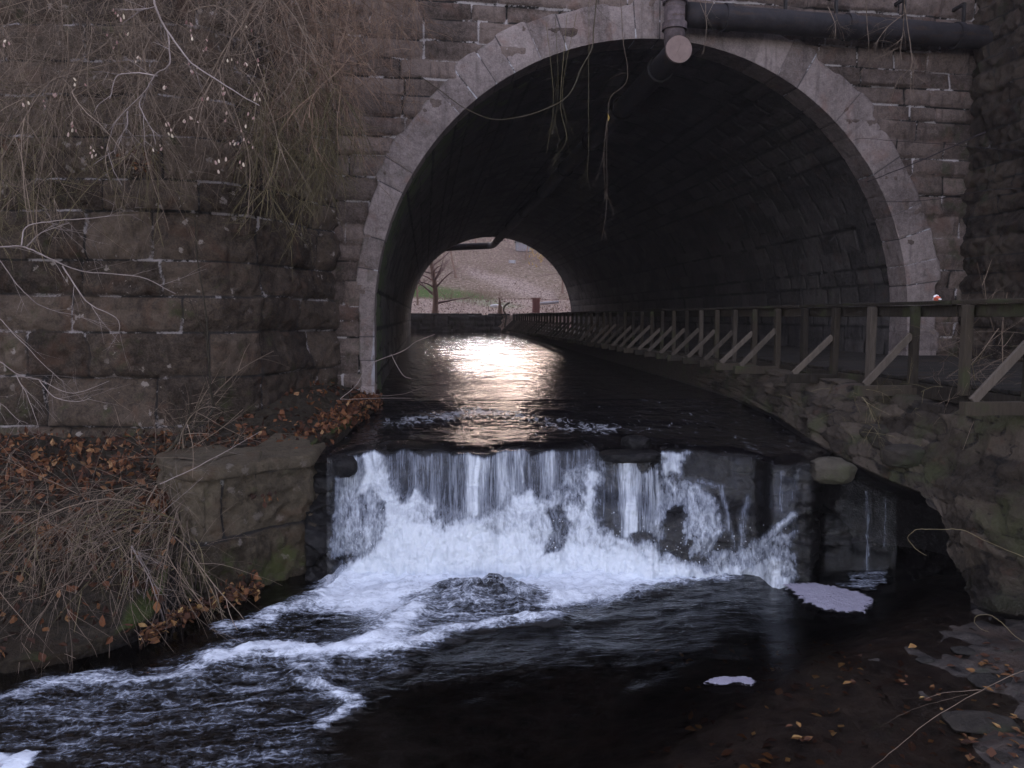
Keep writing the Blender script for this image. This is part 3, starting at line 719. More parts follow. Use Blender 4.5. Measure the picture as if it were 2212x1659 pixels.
wet = (1-ss(1.6, 2.05, vt))*1.0+.0*VR[..., 0]; wet = np.maximum(wet, (1-ss(.2, .5, VR[..., 2]))*(vt < 2.5)*.6)
rb = grid_obj('rubble_wall', VR, M['rubble'], None, dict(tone=t_*stony+.4*(1-stony), mort=.7*(1-ss(0, .03, d_))*stony, wet=np.clip(wet, 0, 1)), flip=False)
tag(rb, 'rough rubble retaining wall sloping down to the stream below the boardwalk', 'wall')

# ------------------------------------------------------------------ stream bed and water
xs = np.linspace(-5.6, 6.9, 170); ys = np.linspace(-2, 10.5, 170); Xb, Yb = np.meshgrid(xs, ys, indexing='ij')
shal = ss(0, 1.6, (Xb-1.7)*.55-(Yb-7.0)*.75)      # rises toward the near right corner
Zb = -.55+.50*shal+.05*fbm(P3(Xb, Yb, Xb*0)*2.2, 5, 80)*(.4+shal)+.05*fbm(P3(Xb, Yb, Xb*0)*6, 3, 81)*shal
rk = ss(4.2, 5.6, Xb+(6.6-Yb)*.5)*ss(8.0, 6.9, Yb); Zb += rk*(.12+.10*fbm(P3(Xb, Yb, Xb*0)*1.6, 4, 84))
bedV = P3(Xb, Yb, Zb)
tag(grid_obj('stream_bed', bedV, M['bed'], None, dict(tone=Xb*0+.5)), kind='structure')

def seg_d(px, py, pts):
    best = np.full(px.shape, 1e9)
    for (x0, y0), (x1, y1) in zip(pts[:-1], pts[1:]):
        dx, dy = x1-x0, y1-y0; t = np.clip(((px-x0)*dx+(py-y0)*dy)/(dx*dx+dy*dy+1e-9), 0, 1)
        best = np.minimum(best, np.hypot(px-x0-t*dx, py-y0-t*dy))
    return best
def poly_sd(px, py, pts):
    ins = np.zeros(px.shape, bool); n = len(pts)
    for i in range(n):
        x0, y0 = pts[i]; x1, y1 = pts[(i+1) % n]
        c = ((y0 > py) != (y1 > py)) & (px < (x1-x0)*(py-y0)/(y1-y0+1e-12)+x0); ins ^= c
    d = seg_d(px, py, list(pts)+[pts[0]]); return np.where(ins, d, -d)
def G(pts2, z=0.0):      # design outline -> plan metres on the pool
    p = at_z(np.array([a for a, b in pts2], float), np.array([b for a, b in pts2], float), z); return [tuple(q[:2]) for q in p]

xs = np.arange(-5.4, 7.0, .034); ys = np.arange(1.5, 10.3, .034); Xp, Yp = np.meshgrid(xs, ys, indexing='ij')
wx = Xp+.26*fbm(P3(Xp, Yp, Xp*0)*2.0, 5, 90, .6); wy = Yp+.26*fbm(P3(Xp, Yp, Xp*0)*2.0, 5, 91, .6)
foam = np.zeros(Xp.shape); chop = np.zeros(Xp.shape); hgt = np.zeros(Xp.shape)
def poly_f(pts, val, soft=.12, mode='max'):
    global foam
    s = poly_sd(wx, wy, G(pts)); k = ss(-soft, soft, s)
    foam = np.maximum(foam, val*k) if mode == 'max' else foam*(1-k)+val*k
    return k
def line_f(pts, val, w, hh=0.0):
    global foam, hgt
    d = seg_d(wx, wy, G(pts)); k = np.exp(-(d/w)**2); foam = np.maximum(foam, val*k); hgt = np.maximum(hgt, hh*k); return k
# broad turbulent area
k = poly_f([(690, 1235), (1720, 1200), (1730, 1235), (1560, 1262), (1330, 1315), (1190, 1360), (1000, 1375), (850, 1460), (800, 1530), (700, 1580), (690, 1680), (-60, 1680), (-60, 1500), (200, 1465), (400, 1420), (560, 1340)], .40, .3); chop = np.maximum(chop, k*.75)
k = poly_f([(700, 1235), (1716, 1185), (1722, 1228), (1500, 1262), (1290, 1300), (1180, 1330), (1120, 1300), (900, 1300), (900, 1345), (720, 1325), (640, 1310)], .88, .28); chop = np.maximum(chop, k)
poly_f([(700, 1240), (1180, 1320), (1100, 1345), (1000, 1362), (900, 1372), (780, 1402), (640, 1404), (520, 1412), (600, 1338)], .66, .16)
poly_f([(912, 1300), (960, 1275), (1040, 1266), (1130, 1278), (1168, 1302), (1130, 1336), (1010, 1350), (915, 1350)], .52, .10, 'mix')
hgt = np.maximum(hgt, .24*np.exp(-((wx-at_z(1040, 1290, 0)[0])/.55)**2-((wy-at_z(1040, 1290, 0)[1])/.35)**2))
poly_f([(560, 1345), (640, 1318), (760, 1330), (830, 1350), (760, 1385), (640, 1390), (500, 1395)], .36, .12, 'mix')
line_f([(770, 1225), (690, 1285), (600, 1330), (510, 1362)], .70, .18, .05)
line_f([(900, 1330), (830, 1385), (770, 1400), (690, 1415), (600, 1412), (540, 1418), (460, 1445)], .86, .24, .08)
line_f([(1190, 1335), (1080, 1352), (960, 1362), (880, 1392), (790, 1412)], .78, .21, .06)
line_f([(560, 1420), (470, 1440), (400, 1470), (300, 1482), (190, 1478), (120, 1490), (20, 1510)], .66, .22, .05)
line_f([(700, 1420), (720, 1450), (690, 1470), (640, 1460), (655, 1440)], .66, .09, .04)
line_f([(690, 1500), (740, 1505), (800, 1520), (740, 1545), (700, 1570)], .70, .10, .03)
line_f([(660, 1480), (715, 1498)], .68, .09, .05)
line_f([(1330, 1290), (1440, 1262), (1560, 1245), (1690, 1235)], .66, .10, .03)
line_f([(1130, 1355), (1300, 1335), (1460, 1318)], .30, .12, .01)
k = poly_f([(1150, 1340), (1330, 1310), (1560, 1255), (1660, 1260), (1640, 1330), (1500, 1400), (1250, 1430), (1050, 1450), (880, 1480), (900, 1420)], .20, .25); chop = np.maximum(chop, k*.4)
poly_f([(-60, 1625), (30, 1632), (100, 1628), (60, 1650), (0, 1700), (-60, 1700)], .9, .04)
line_f([(0, 1600), (150, 1560), (250, 1585)], .5, .05, .02)
k = poly_f([(1820, 1235), (1900, 1225), (1925, 1255), (1880, 1278), (1830, 1268)], .50, .08); chop = np.maximum(chop, k*.6)
k = poly_f([(1450, 1420), (2100, 1340), (2250, 1700), (1000, 1700)], .10, .4)
tur = np.clip(foam, 0, 1)
pw = P3(Xp*.8+Yp*.6, (Yp*.8-Xp*.6)*1.9, Xp*0)
wave = .045*fbm(pw*1.5, 4, 95)*(.25+chop)+.05*np.abs(fbm(pw*3.2, 4, 96))*chop+.05*np.abs(fbm(P3(Xp, Yp, Xp*0)*5, 4, 97))*ss(.6, 1, tur)
Zp = wave+hgt*(.6+.8*np.abs(fbm(P3(Xp, Yp, Xp*0)*4, 3, 98)))
Zp += (.03*fbm(pw*P3(6, 9, 1), 4, 195)+.022*fbm(pw*P3(11, 15, 1), 3, 196))*ss(.45, .9, tur)
Zp += .22*ss(8.9, 9.75, Yp)*ss(.7, 1, tur)*(.5+np.abs(fbm(P3(Xp, Yp, Xp*0)*3.5, 3, 99)))
clear = np.maximum(.42*ss(8.8, 7.0, Yp)*(.6+.8*ss(-.3, .4, fbm(P3(Xp, Yp, Xp*0)*.9, 3, 130))), 0)
clear = np.maximum(clear, ss(.1, .9, ss(0, 1.6, (Xp-1.7)*.55-(Yp-6.7)*.75)))
tag(grid_obj('pool_water', P3(Xp, Yp, Zp), M['pool'], None, dict(foam=foam, chop=chop, clear=clear)), kind='structure')

# rock ledge behind the falls
us = np.linspace(660, 2130, 330); ws = np.linspace(0, 1, 110)
Ug, Wg = np.meshgrid(us, ws, indexing='ij')
lipx = np.array([690, 740, 784, 871, 955, 1020, 1110, 1208, 1278, 1310, 1420, 1430, 1483, 1500, 1640, 1660, 1735, 1760, 1800, 1990, 2130])
lipy = np.array([990, 980, 970, 959, 964, 972, 966, 964, 956, 974, 980, 966, 964, 970, 985, 998, 1000, 1000, 975, 965, 965])
def lip(u): return np.interp(u, lipx, lipy)+5*fbm(P3(u/34, u*0, u*0), 3, 199)*(u < 1760)
def lipd(u): # distance of the lip
    p = at_z(u, lip(u), 1.36-.02*ss(1500, 1700, u)-.05*ss(1730, 1850, u)); return (p-EYE)@FW
LD = np.minimum(lipd(us), 10.7); LD = np.convolve(np.pad(LD, 3, 'edge'), np.ones(7)/7, 'valid')
BD = 9.92-.25*ss(1250, 700, us)*0
def sheet(Ug, Wg, off, bul, seed):
    ld = np.interp(Ug, us, LD); bd = np.minimum(ld-.25, 9.85)
    v = lip(Ug)+(1224-lip(Ug))*Wg
    d = ld+(bd-ld)*np.sqrt(np.clip(Wg, 0, 1))+off
    q = P3(Ug/160, Wg*2.2, Ug*0)
    # shelves: lower part steps toward the viewer
    step = .30*ss(.42, .62, Wg+.18*vn(P3(Ug/90, Wg*0, Wg*0), seed))*ss(1180, 1420, Ug)*ss(1760, 1560, Ug)
    step += .38*ss(.30, .75, Wg+.16*vn(P3(Ug/70, Wg*0, Wg*0), seed+1))*ss(1330, 1120, Ug)
    return at_d(Ug, v, d-step-bul*fbm(q*1.7, 4, seed+2)), v
VL, vL = sheet(Ug, Wg*1.5, .27, .12, 200)
VL[..., 1] += .9*ss(1750, 1850, Ug)*ss(.05, .3, Wg)
cf2, cf3, _c = cells((Ug+16*fbm(P3(Ug/60, vL/60, Ug*0), 3, 206))/74, (vL+14*fbm(P3(Ug/50, vL/50, Ug*0), 3, 207))/46, 77)
VL = VL+(.12*cf3-.07*(1-ss(0, .22, cf2)))[..., None]*np.array([0, -1., .0])
VL = VL+(.10*fbm(VL*1.6, 4, 204)+.07*fbm(VL*5.5, 5, 205))[..., None]*np.array([.2, -1, .3])
led = grid_obj('rock_ledge', VL, M['wetrock'], None, dict(tone=Ug*0+.4)); tag(led, kind='structure')
# top of the ledge runs back under the upper stream
Vt = np.stack([VL[:, 0], VL[:, 0]+[0, 1.2, -.15], VL[:, 0]+[0, 6, -.5]], 1); tag(grid_obj('rock_ledge_top', Vt, M['wetrock'], None, dict(tone=np.zeros(Vt.shape[:2])+.4), flip=True), kind='structure')

# water curtain
us2 = np.linspace(706, 1935, 560); ws2 = np.r_[-.06, -.03, np.linspace(0, 1.26, 200)]
Ug, Wg = np.meshgrid(us2, ws2, indexing='ij')
VF, vF = sheet(Ug, np.clip(Wg, 0, 1.26), 0.0, .10, 200)
# roll over the lip into the upper stream
back = np.clip(-Wg, 0, 1)/.06
ldg = np.interp(Ug, us, LD)
VF[..., 1] += back*.45; VF[..., 2] += back*.02
q = P3(Ug/60, Wg*3, Ug*0)
VF = VF-(.05*np.abs(fbm(q*1.6, 4, 301))*ss(.1, .6, Wg)+.02*fbm(P3(Ug/14, Wg*2.0, Ug*0), 3, 302))[..., None]*np.array([0, 1., 0])
fU = Ug+30*fbm(P3(Ug/60, vF/60, Ug*0), 5, 310, .6); fV = vF+34*fbm(P3(Ug/45, vF/60, Ug*0), 5, 311, .6)
FD = np.zeros(Ug.shape); LA = ss(1040, 1130, vF)
def pf(pts, val, soft=8, mode='max', lace=None, uu=None, vv=None):
    global FD, LA
    k = ss(-soft, soft, poly_sd(fU if uu is None else uu, fV if vv is None else vv, pts))
    FD = np.maximum(FD, val*k) if mode == 'max' else FD*(1-k)+val*k
    if lace is not None: LA = LA*(1-k)+lace*k
def lf(pts, val, w, lace=None):
    global FD, LA
    k = np.exp(-(seg_d(Ug+5*fbm(P3(Ug/30, vF/30, Ug*0), 3, 312), vF, pts)/w)**2); FD = np.maximum(FD, val*k)
    if lace is not None: LA = LA*(1-k)+lace*k
pf([(750, 975), (784, 969), (871, 958), (955, 964), (1020, 970), (1110, 966), (1208, 964), (1290, 952), (1300, 1190), (720, 1200), (728, 1060)], .58, 14, lace=0.0, uu=Ug, vv=vF+3)
pf([(728, 1040), (760, 1030), (800, 1060), (850, 1080), (850, 1200), (715, 1220), (722, 1110)], .60, 10, 'mix', .8)
pf([(782, 985), (835, 1000), (862, 1068), (905, 1060), (940, 1108), (985, 1118), (1030, 1108), (1060, 1078), (1100, 1050), (1150, 1038), (1190, 1060), (1232, 1010), (1272, 978), (1300, 1000), (1302, 1135), (1370, 1160), (1440, 1190), (1520, 1205), (1700, 1205), (1700, 1320), (700, 1320), (740, 1230), (780, 1200), (835, 1150), (835, 1085), (775, 1050)], .80, 26, lace=.9)
pf([(860, 1120), (930, 1110), (1000, 1130), (1080, 1120), (1130, 1140), (1250, 1150), (1330, 1180), (1450, 1205), (1560, 1220), (1560, 1320), (700, 1320), (740, 1230), (800, 1200)], .98, 26, lace=.9)
pf([(790, 1010), (850, 1060), (900, 1090), (900, 1150), (850, 1150), (800, 1060)], .95, 18)
pf([(1245, 985), (1295, 1000), (1295, 1080), (1262, 1090)], .92, 16)
pf([(1100, 1060), (1170, 1045), (1180, 1100), (1110, 1120)], .92, 16)
lf([(790, 985), (800, 1020), (780, 1060)], .9, 16, .7)
lf([(1036, 975), (1030, 1050), (1028, 1110)], .82, 10, .3)
lf([(1120, 968), (1128, 1040)], .7, 8, .2)
pf([(1180, 1095), (1222, 1085), (1232, 1130), (1218, 1185), (1180, 1180)], .46, 10, 'mix', .9)
pf([(1205, 1012), (1262, 1000), (1268, 1100), (1215, 1095)], .60, 10, 'mix', .9)
pf([(1306, 996), (1424, 996), (1432, 1060), (1424, 1150), (1345, 1152), (1306, 1110)], .56, 8, 'mix', .05)
pf([(1300, 972), (1420, 976), (1426, 994), (1306, 992)], .03, 4, 'mix', .0, uu=Ug, vv=vF)
pf([(1427, 960), (1484, 960), (1472, 1031), (1430, 1035)], .74, 12, lace=.4)
pf([(1425, 1030), (1480, 1028), (1522, 1050), (1546, 1090), (1556, 1200), (1430, 1195), (1402, 1160), (1422, 1060)], .62, 16, lace=.95)
pf([(1432, 1100), (1462, 1085), (1480, 1110), (1466, 1190), (1432, 1190)], .12, 8, 'mix', .9)
pf([(1452, 1165), (1490, 1160), (1494, 1196), (1452, 1198)], .08, 6, 'mix', .9)
lf([(1470, 1034), (1510, 1040), (1560, 1052)], .40, 10, .8)
lf([(1556, 1050), (1572, 1110), (1584, 1185)], .42, 9, .5); lf([(1612, 1075), (1606, 1120), (1598, 1185)], .46, 13, .5); lf([(1520, 1052), (1534, 1120)], .40, 12, .6); lf([(1590, 975), (1588, 1060)], .26, 14, .2)
lf([(1640, 1040), (1650, 1100)], .35, 6, .1)
pf([(1658, 1000), (1738, 998), (1722, 1080), (1702, 1112), (1655, 1108)], .42, 22, lace=.1)
lf([(1690, 1004), (1684, 1100)], .55, 12, .2); lf([(1726, 1010), (1708, 1080)], .46, 8, .2)
lf([(1648, 1168), (1680, 1140), (1714, 1112)], .72, 12, .8)
pf([(1545, 1180), (1650, 1165), (1716, 1120), (1714, 1310), (1500, 1310)], .60, 14, lace=.95)
lf([(1872, 1062), (1874, 1150), (1870, 1245)], .42, 5, .1); lf([(1910, 1075), (1908, 1180)], .34, 4, .1)
lf([(1850, 1245), (1890, 1240)], .5, 18, .9)
pf([(1735, 960), (1860, 960), (1850, 1300), (1735, 1300)], .0, 10, 'mix', uu=Ug, vv=vF)
FD *= ss(.0, .06, Wg-.05*fbm(P3(Ug/35, Ug*0, Ug*0), 3, 340)-.01); FD *= np.clip(1+1.1*fbm(P3(Ug/34, Wg*.4, Ug*0), 4, 341, .65)*(1-LA), .25, 1.55); FD *= 1-ss(.0, .05, -Wg); FD *= ss(700, 716, Ug+.0*Wg)
FD = np.where(Ug > 1930, 0, FD)
VF = VF-((.035*fbm(VF*P3(9, 9, 4.5), 4, 320)+.03*fbm(VF*P3(26, 26, 14), 3, 321)+.10*np.abs(fbm(VF*3, 3, 322)))*ss(.5, .9, FD))[..., None]*np.array([.1, 1., -.25])
tag(grid_obj('waterfall', VF, M['fall'], None, dict(foam=FD, lace=LA, fu=Ug/170., fv=vF/170.)), kind='structure')

# upper stream
def zup(y): return np.where(y < 14.7, 1.36+(1.52-1.36)*ss(11.5, 15.2, y), 1.52+(y-14.7)*(1.94-1.52)/38)
yv = np.r_[np.arange(10.25, 15.5, .035), np.geomspace(15.5, 60, 300)]; xv = np.arange(-1.7, 6.3, .045)
Xu, Yu = np.meshgrid(xv, yv, indexing='ij')
lipP = at_d(us, lip(us), LD); yl = np.interp(xv, lipP[:, 0], lipP[:, 1])-.02
Yu = Yu+(yl[:, None]-10.25)*np.exp(-(Yu-10.25)/1.2)
pu_ = P3(Xu, Yu*.9, Xu*0)
near = 1-ss(14.4, 15.3, Yu)
Zu = zup(Yu)+near*(.020*fbm(pu_*P3(.9, 2.2, 1), 4, 101)+.008*fbm(pu_*P3(3, 5, 1), 3, 102))+(1-near)*.012*fbm(pu_*P3(.9, .7, 1), 3, 103)
Zu -= .05*ss(.5, 0, Yu-yl[:, None])
chopu = near*.12+.06
U_, V_ = proj(P3(Xu, Yu, Zu))
fo = .36*np.exp(-(seg_d(U_, V_, [(830, 915), (950, 905), (1030, 885), (1180, 912), (1330, 925)])/13)**2)+.34*np.exp(-(seg_d(U_, V_, [(880, 905), (990, 893), (1120, 893)])/9)**2)+.22*np.exp(-(seg_d(U_, V_, [(1200, 925), (1400, 930), (1530, 905)])/10)**2)
fo = fo*near*.75+.04*near
tag(grid_obj('stream_water', P3(Xu, Yu, Zu), M['upwater'], None, dict(foam=fo, chop=chopu)), kind='structure')

# splash drops and froth lumps at the foot
m = MB()
ico = np.array([(0, 0, 1), (.894, 0, .447), (.276, .851, .447), (-.724, .526, .447), (-.724, -.526, .447), (.276, -.851, .447), (.724, .526, -.447), (-.276, .851, -.447), (-.894, 0, -.447), (-.276, -.851, -.447), (.724, -.526, -.447), (0, 0, -1)])
icf = [(0, 1, 2), (0, 2, 3), (0, 3, 4), (0, 4, 5), (0, 5, 1), (1, 6, 2), (2, 7, 3), (3, 8, 4), (4, 9, 5), (5, 10, 1), (6, 7, 2), (7, 8, 3), (8, 9, 4), (9, 10, 5), (10, 6, 1), (11, 7, 6), (11, 8, 7), (11, 9, 8), (11, 10, 9), (11, 6, 10)]
for i in range(500):
    u = rng.uniform(730, 1700); w = rng.random()
    v = 1190+rng.normal(0, 32)-18*(u < 1400); d = 9.6-abs(rng.normal(0, .25))
    p = at_d(u, v, d); p[2] = max(p[2], .04+rng.random()*.1)
    m.add(p+ico*rng.uniform(.002, .006)*np.array([1, 1, rng.uniform(.8, 1.8)]), icf, rng.random())
tag(m.build('water_spray', M['drop'], None, True), kind='stuff')

# ------------------------------------------------------------------ rocks
def rock(name, loc, size, mat, label, seed, flat=.0, rot=0, group=None, cat='rock', blocky=.5):
    n = 26; th = np.linspace(0, math.pi, n); ph = np.linspace(0, 2*math.pi, 2*n)
    Th, Ph = np.meshgrid(th, ph, indexing='ij'); d = P3(np.sin(Th)*np.cos(Ph), np.sin(Th)*np.sin(Ph), np.cos(Th))
    e = 1-blocky*.55; q = np.sign(d)*np.abs(d)**e
    q = q*(1+.22*fbm(d*1.4+seed, 4, seed)[..., None]+.07*fbm(d*5+seed, 4, seed+1)[..., None])
    q[:, -1] = q[:, 0]
    q = q*np.array(size)/2; c, s = math.cos(rot), math.sin(rot)
    q = P3(q[..., 0]*c-q[..., 1]*s, q[..., 0]*s+q[..., 1]*c, q[..., 2])
    o = grid_obj(name, q, mat, None, dict(tone=np.zeros(q.shape[:2])+.5), flip=False); o.location = loc
    return tag(o, label, cat, group)
rock('rock', at_d(1795, 1018, 9.75), (.56, .4, .30), M['rockpale'], 'olive brown squared rock perched right of the waterfall', 3, rot=-.25, blocky=.45)
rock('rock', at_d(738, 1006, 9.95), (.34, .4, .26), M['wetrock'], 'black wet rock wedged between capstone and waterfall', 5, rot=.3)
rock('rock', at_d(1372, 958, 10.75), (.34, .35, .20), M['wetrock'], 'black wet boulder sticking out of the waterfall lip', 9, rot=.3)
rock('rock', at_d(1366, 985, 10.25), (.72, .5, .14), M['wetrock'], 'flat black ledge stone under the lip boulder, water spilling off it', 13, blocky=.8)
rock('rock', at_d(1955, 985, 9.35), (.5, .4, .24), M['rubble2'], 'mossy rock on the foot of the rubble wall above the dark hollow', 17, rot=.3, blocky=.7)
rock('rock', at_d(1900, 935, 10.1), (.42, .35, .22), M['rubble2'], 'squarish stone in the rubble wall under the third timber brace', 19, rot=.2, blocky=.8)
for i, (u, v, sz, lab) in enumerate([(2085, 1410, (.22, .18, .07), 'pale wet stone breaking the water below the rubble wall'), (2000, 1428, (.15, .12, .05), 'small flat wet stone among leaves in the shallows'), (2180, 1480, (.62, .34, .09), 'broad flat grey stone at the right water edge'), (2120, 1565, (.5, .34, .08), 'low dark green stone in the near right shallows'), (2190, 1625, (.5, .4, .09), 'mossy flat stone in the near right corner')]):
    p = at_z(u, v, -.012); rock('stone', p, sz, M['rockgrey'] if i < 3 else M['rubble2'], lab, 23+i*3, rot=rng.uniform(-.5, .5), cat='stone', blocky=.7)

# floating foam rafts
def raft(pts, label, seed, h=.006):
    p = np.array(G(pts)); c = p.mean(0); pp, _ = resample(catmull(np.vstack([p, p[:1]]), 8), .012)
    dv = pp-c; rr = 1+.26*fbm(P3(pp[:, 0]*8, pp[:, 1]*18, pp[:, 0]*0), 6, seed, .8)
    ring = []
    for k, (s_, z) in enumerate([(1, -.01), (.995, h*.6), (.97, h)]+[(q_, h*1.6) for q_ in np.linspace(.94, .02, 26)]):
        q = c+dv*(rr*s_)[:, None]; ring.append(P3(q[:, 0], q[:, 1], np.full(len(q), z)+.03+(k > 1)*.007*fbm(P3(q[:, 0]*26, q[:, 1]*26, q[:, 0]*0), 3, seed+3)))
    V = np.stack(ring, 1); o = grid_obj('foam_raft', V, M['foam'], None, dict(tone=np.zeros(V.shape[:2]), edge=np.broadcast_to(np.r_[0, .0, .06, np.linspace(.12, 1, 26)][None, :], V.shape[:2])))
    o.location = (0, 0, 0); return tag(o, label, 'foam')
raft([(1688, 1268), (1740, 1264), (1790, 1270), (1850, 1284), (1884, 1302), (1876, 1318), (1858, 1328), (1800, 1328), (1752, 1314), (1716, 1292)], 'large leaf shaped raft of pale foam drifting in still water', 41)
raft([(1522, 1482), (1545, 1472), (1600, 1470), (1632, 1478), (1628, 1488), (1590, 1484), (1560, 1490)], 'small bright white foam patch beside sunken leaves', 43)

# ------------------------------------------------------------------ leaf litter
LEAF = np.array([(0, -1, 0), (.42, -.45, .12), (.62, .1, .16), (.3, .55, .1), (0, 1, -.02), (-.3, .55, .1), (-.62, .1, .16), (-.42, -.45, .12), (0, 0, 0)])
LF = [(8, 0, 1), (8, 1, 2), (8, 2, 3), (8, 3, 4), (8, 4, 5), (8, 5, 6), (8, 6, 7), (8, 7, 0)]
def rotm(a, b, c):
    return np.array((Matrix.Rotation(a, 3, 'Z') @ Matrix.Rotation(b, 3, 'X') @ Matrix.Rotation(c, 3, 'Y')))
def leaves(name, pts, smin, smax, mat, lift=.02, tilt=.6, tone=(0, 1), kind='stuff', parent=None):
    m = MB()
    for p in pts:
        s = rng.uniform(smin, smax); Rm = rotm(rng.uniform(0, 6.3), rng.normal(0, tilt), rng.normal(0, tilt))
        L = LEAF.copy(); L[:, 0] *= rng.uniform(.7, 1.2); L[:, 2] *= rng.uniform(-1, 2.5)
        m.add((L*s)@Rm.T+p+[0, 0, lift*rng.uniform(.3, 1.5)], LF, rng.uniform(*tone)**1.2)
    o = m.build(name, mat, parent)
    if kind: tag(o, kind=kind)
    return o
flat = VB.reshape(-1, 3); fu, fv = proj(flat); vv = np.broadcast_to(vt[None, :][:, :1], (1, 1))
vtB = np.r_[sum([[j+a for a in np.linspace(0, 1, s, endpoint=False)] for j, s in enumerate([24, 46, 44])], []), 3.0]
vb = np.broadcast_to(vtB[None, :], VB.shape[:2]).reshape(-1)
area = np.zeros(VB.shape[:2]); e1 = np.linalg.norm(np.diff(VB, axis=0), axis=2)[:, :-1]; e2 = np.linalg.norm(np.diff(VB, axis=1), axis=2)[:-1]
area[:-1, :-1] = e1*e2; area = area.reshape(-1)
def dense(pts, soft=20): return ss(-soft, soft, poly_sd(fu+25*fbm(flat*2, 3, 61), fv+25*fbm(flat*2, 3, 62), pts))
w = .30*(vb > .9)
w = np.maximum(w, 1.0*dense([(-80, 935), (430, 950), (440, 1010), (300, 1060), (-80, 1075)]))
w = np.maximum(w, 1.2*dense([(640, 940), (700, 900), (770, 860), (830, 850), (830, 880), (770, 905), (730, 940)], 12))
w = np.maximum(w, .8*dense([(300, 1060), (430, 1040), (430, 1120), (320, 1130)]))
w = np.maximum(w, .9*dense([(440, 940), (640, 925), (660, 955), (520, 975), (430, 985)], 12))
w = np.maximum(w, .5*dense([(-80, 1060), (300, 1040), (300, 1180), (-80, 1250)], 40))
w = w*(fu > -400)*(fu < 860)
pr_ = w*area; pr_ /= pr_.sum()
idx = rng.choice(len(flat), 4200, p=pr_)
leaves('leaf_litter', flat[idx]+rng.normal(0, .03, (4200, 3)), .025, .072, M['leaf'], .03, .8)
cl = []
for (u, v, n, d) in [(330, 1085, 90, 8.9), (380, 1075, 70, 9.0), (110, 1165, 60, 8.3), (130, 1150, 50, 8.5), (60, 1020, 60, 9.2), (300, 1110, 50, 8.7), (250, 1000, 60, 9.4), (570, 1072, 14, 8.95), (40, 1330, 30, 7.6), (300, 350, 50, 10.7), (20, 320, 50, 10.6), (520, 1255, 26, 8.65), (535, 1268, 20, 8.6)]:
    for k in range(n): cl.append(at_d(u+rng.normal(0, 22), v+rng.normal(0, 13), d+rng.normal(0, .08)))
leaves('caught_leaves', cl, .02, .05, M['leaf'], .0, 1.0)
# leaves and mud at the foot of the abutment
bp = []
for i in range(420):
    u = rng.uniform(300, 560); v = np.interp(u, [300, 370, 470, 560], [1392, 1350, 1305, 1280])+rng.normal(0, 7)
    bp.append(at_z(u, v, .10)+[0, .05, rng.uniform(-.03, .06)])
leaves('leaf_drift', bp, .02, .05, M['leafdark'], .02, .7)
# sunken leaves in the shallows
fb = bedV.reshape(-1, 3); su, sv = proj(fb)
ok = (su > 1350) & (su < 2400) & (sv > 1385) & (sv < 1800)
ds = ss(1350, 1700, su)*ss(1380, 1430, sv)*(.35+ss(-.1, .35, fbm(fb*1.7, 3, 66)))*ok
idx = rng.choice(len(fb), 520, p=ds/ds.sum())
leaves('sunken_leaves', fb[idx]+rng.normal(0, .035, (520, 3))*[1, 1, .2]+[0, 0, .012], .02, .055, M['leafdark'], .008, .22, (.1, 1))

# ------------------------------------------------------------------ brush
def stem(p, d, L, droop, wander, n=9, r=None):
    r = r or rng
    p = np.array(p, float); d = np.array(d, float); d /= np.linalg.norm(d); pts = [p]; s = L/n
    w = r.normal(0, 1, 3)
    for k in range(n):
        w = .6*w+r.normal(0, 1, 3)*.8
        d = d+np.array([0, 0, -droop])*s+w*wander*s; d /= np.linalg.norm(d); pts.append(pts[-1]+d*s)
    return np.array(pts)
def shrub(mb, root, d, L, r0, droop, wander, nb, depth, lens=.55, spread=.9, tips=None):
    P = stem(root, d, L, droop, wander, 9); n = len(P)
    mb.tube(P, np.linspace(r0, r0*.35, n), 3, rng.random())
    if tips is not None: tips.append(P[-1])
    if depth == 0: return
    for k in range(nb):
        t = rng.uniform(.15, .95); i = min(int(t*(n-1)), n-2); q = P[i]; dd = P[i+1]-P[i]; dd /= np.linalg.norm(dd)
        shrub(mb, q, dd+rng.normal(0, spread, 3)*.6, L*lens*rng.uniform(.5, 1.2), r0*.55, droop, wander*1.2, max(1, nb-2), depth-1, lens, spread, tips)
def pod(c, s=.026):
    n = 8; th = np.arange(n)*2*math.pi/n; rr_ = [.12, .75, 1.0, .85, .05]; zz = [1.0, .45, -.2, -.8, -1.0]
    V = np.array([[s*.42*r*(1.25 if k % 2 else .6)*math.cos(a), s*.42*r*(1.25 if k % 2 else .6)*math.sin(a), s*z] for r, z in zip(rr_, zz) for k, a in enumerate(th)])
    F = [(i*n+j, i*n+(j+1) % n, (i+1)*n+(j+1) % n, (i+1)*n+j) for i in range(4) for j in range(n)]
    return V@rotm(rng.random()*6, rng.normal(0, .3), rng.normal(0, .3)).T+c, F

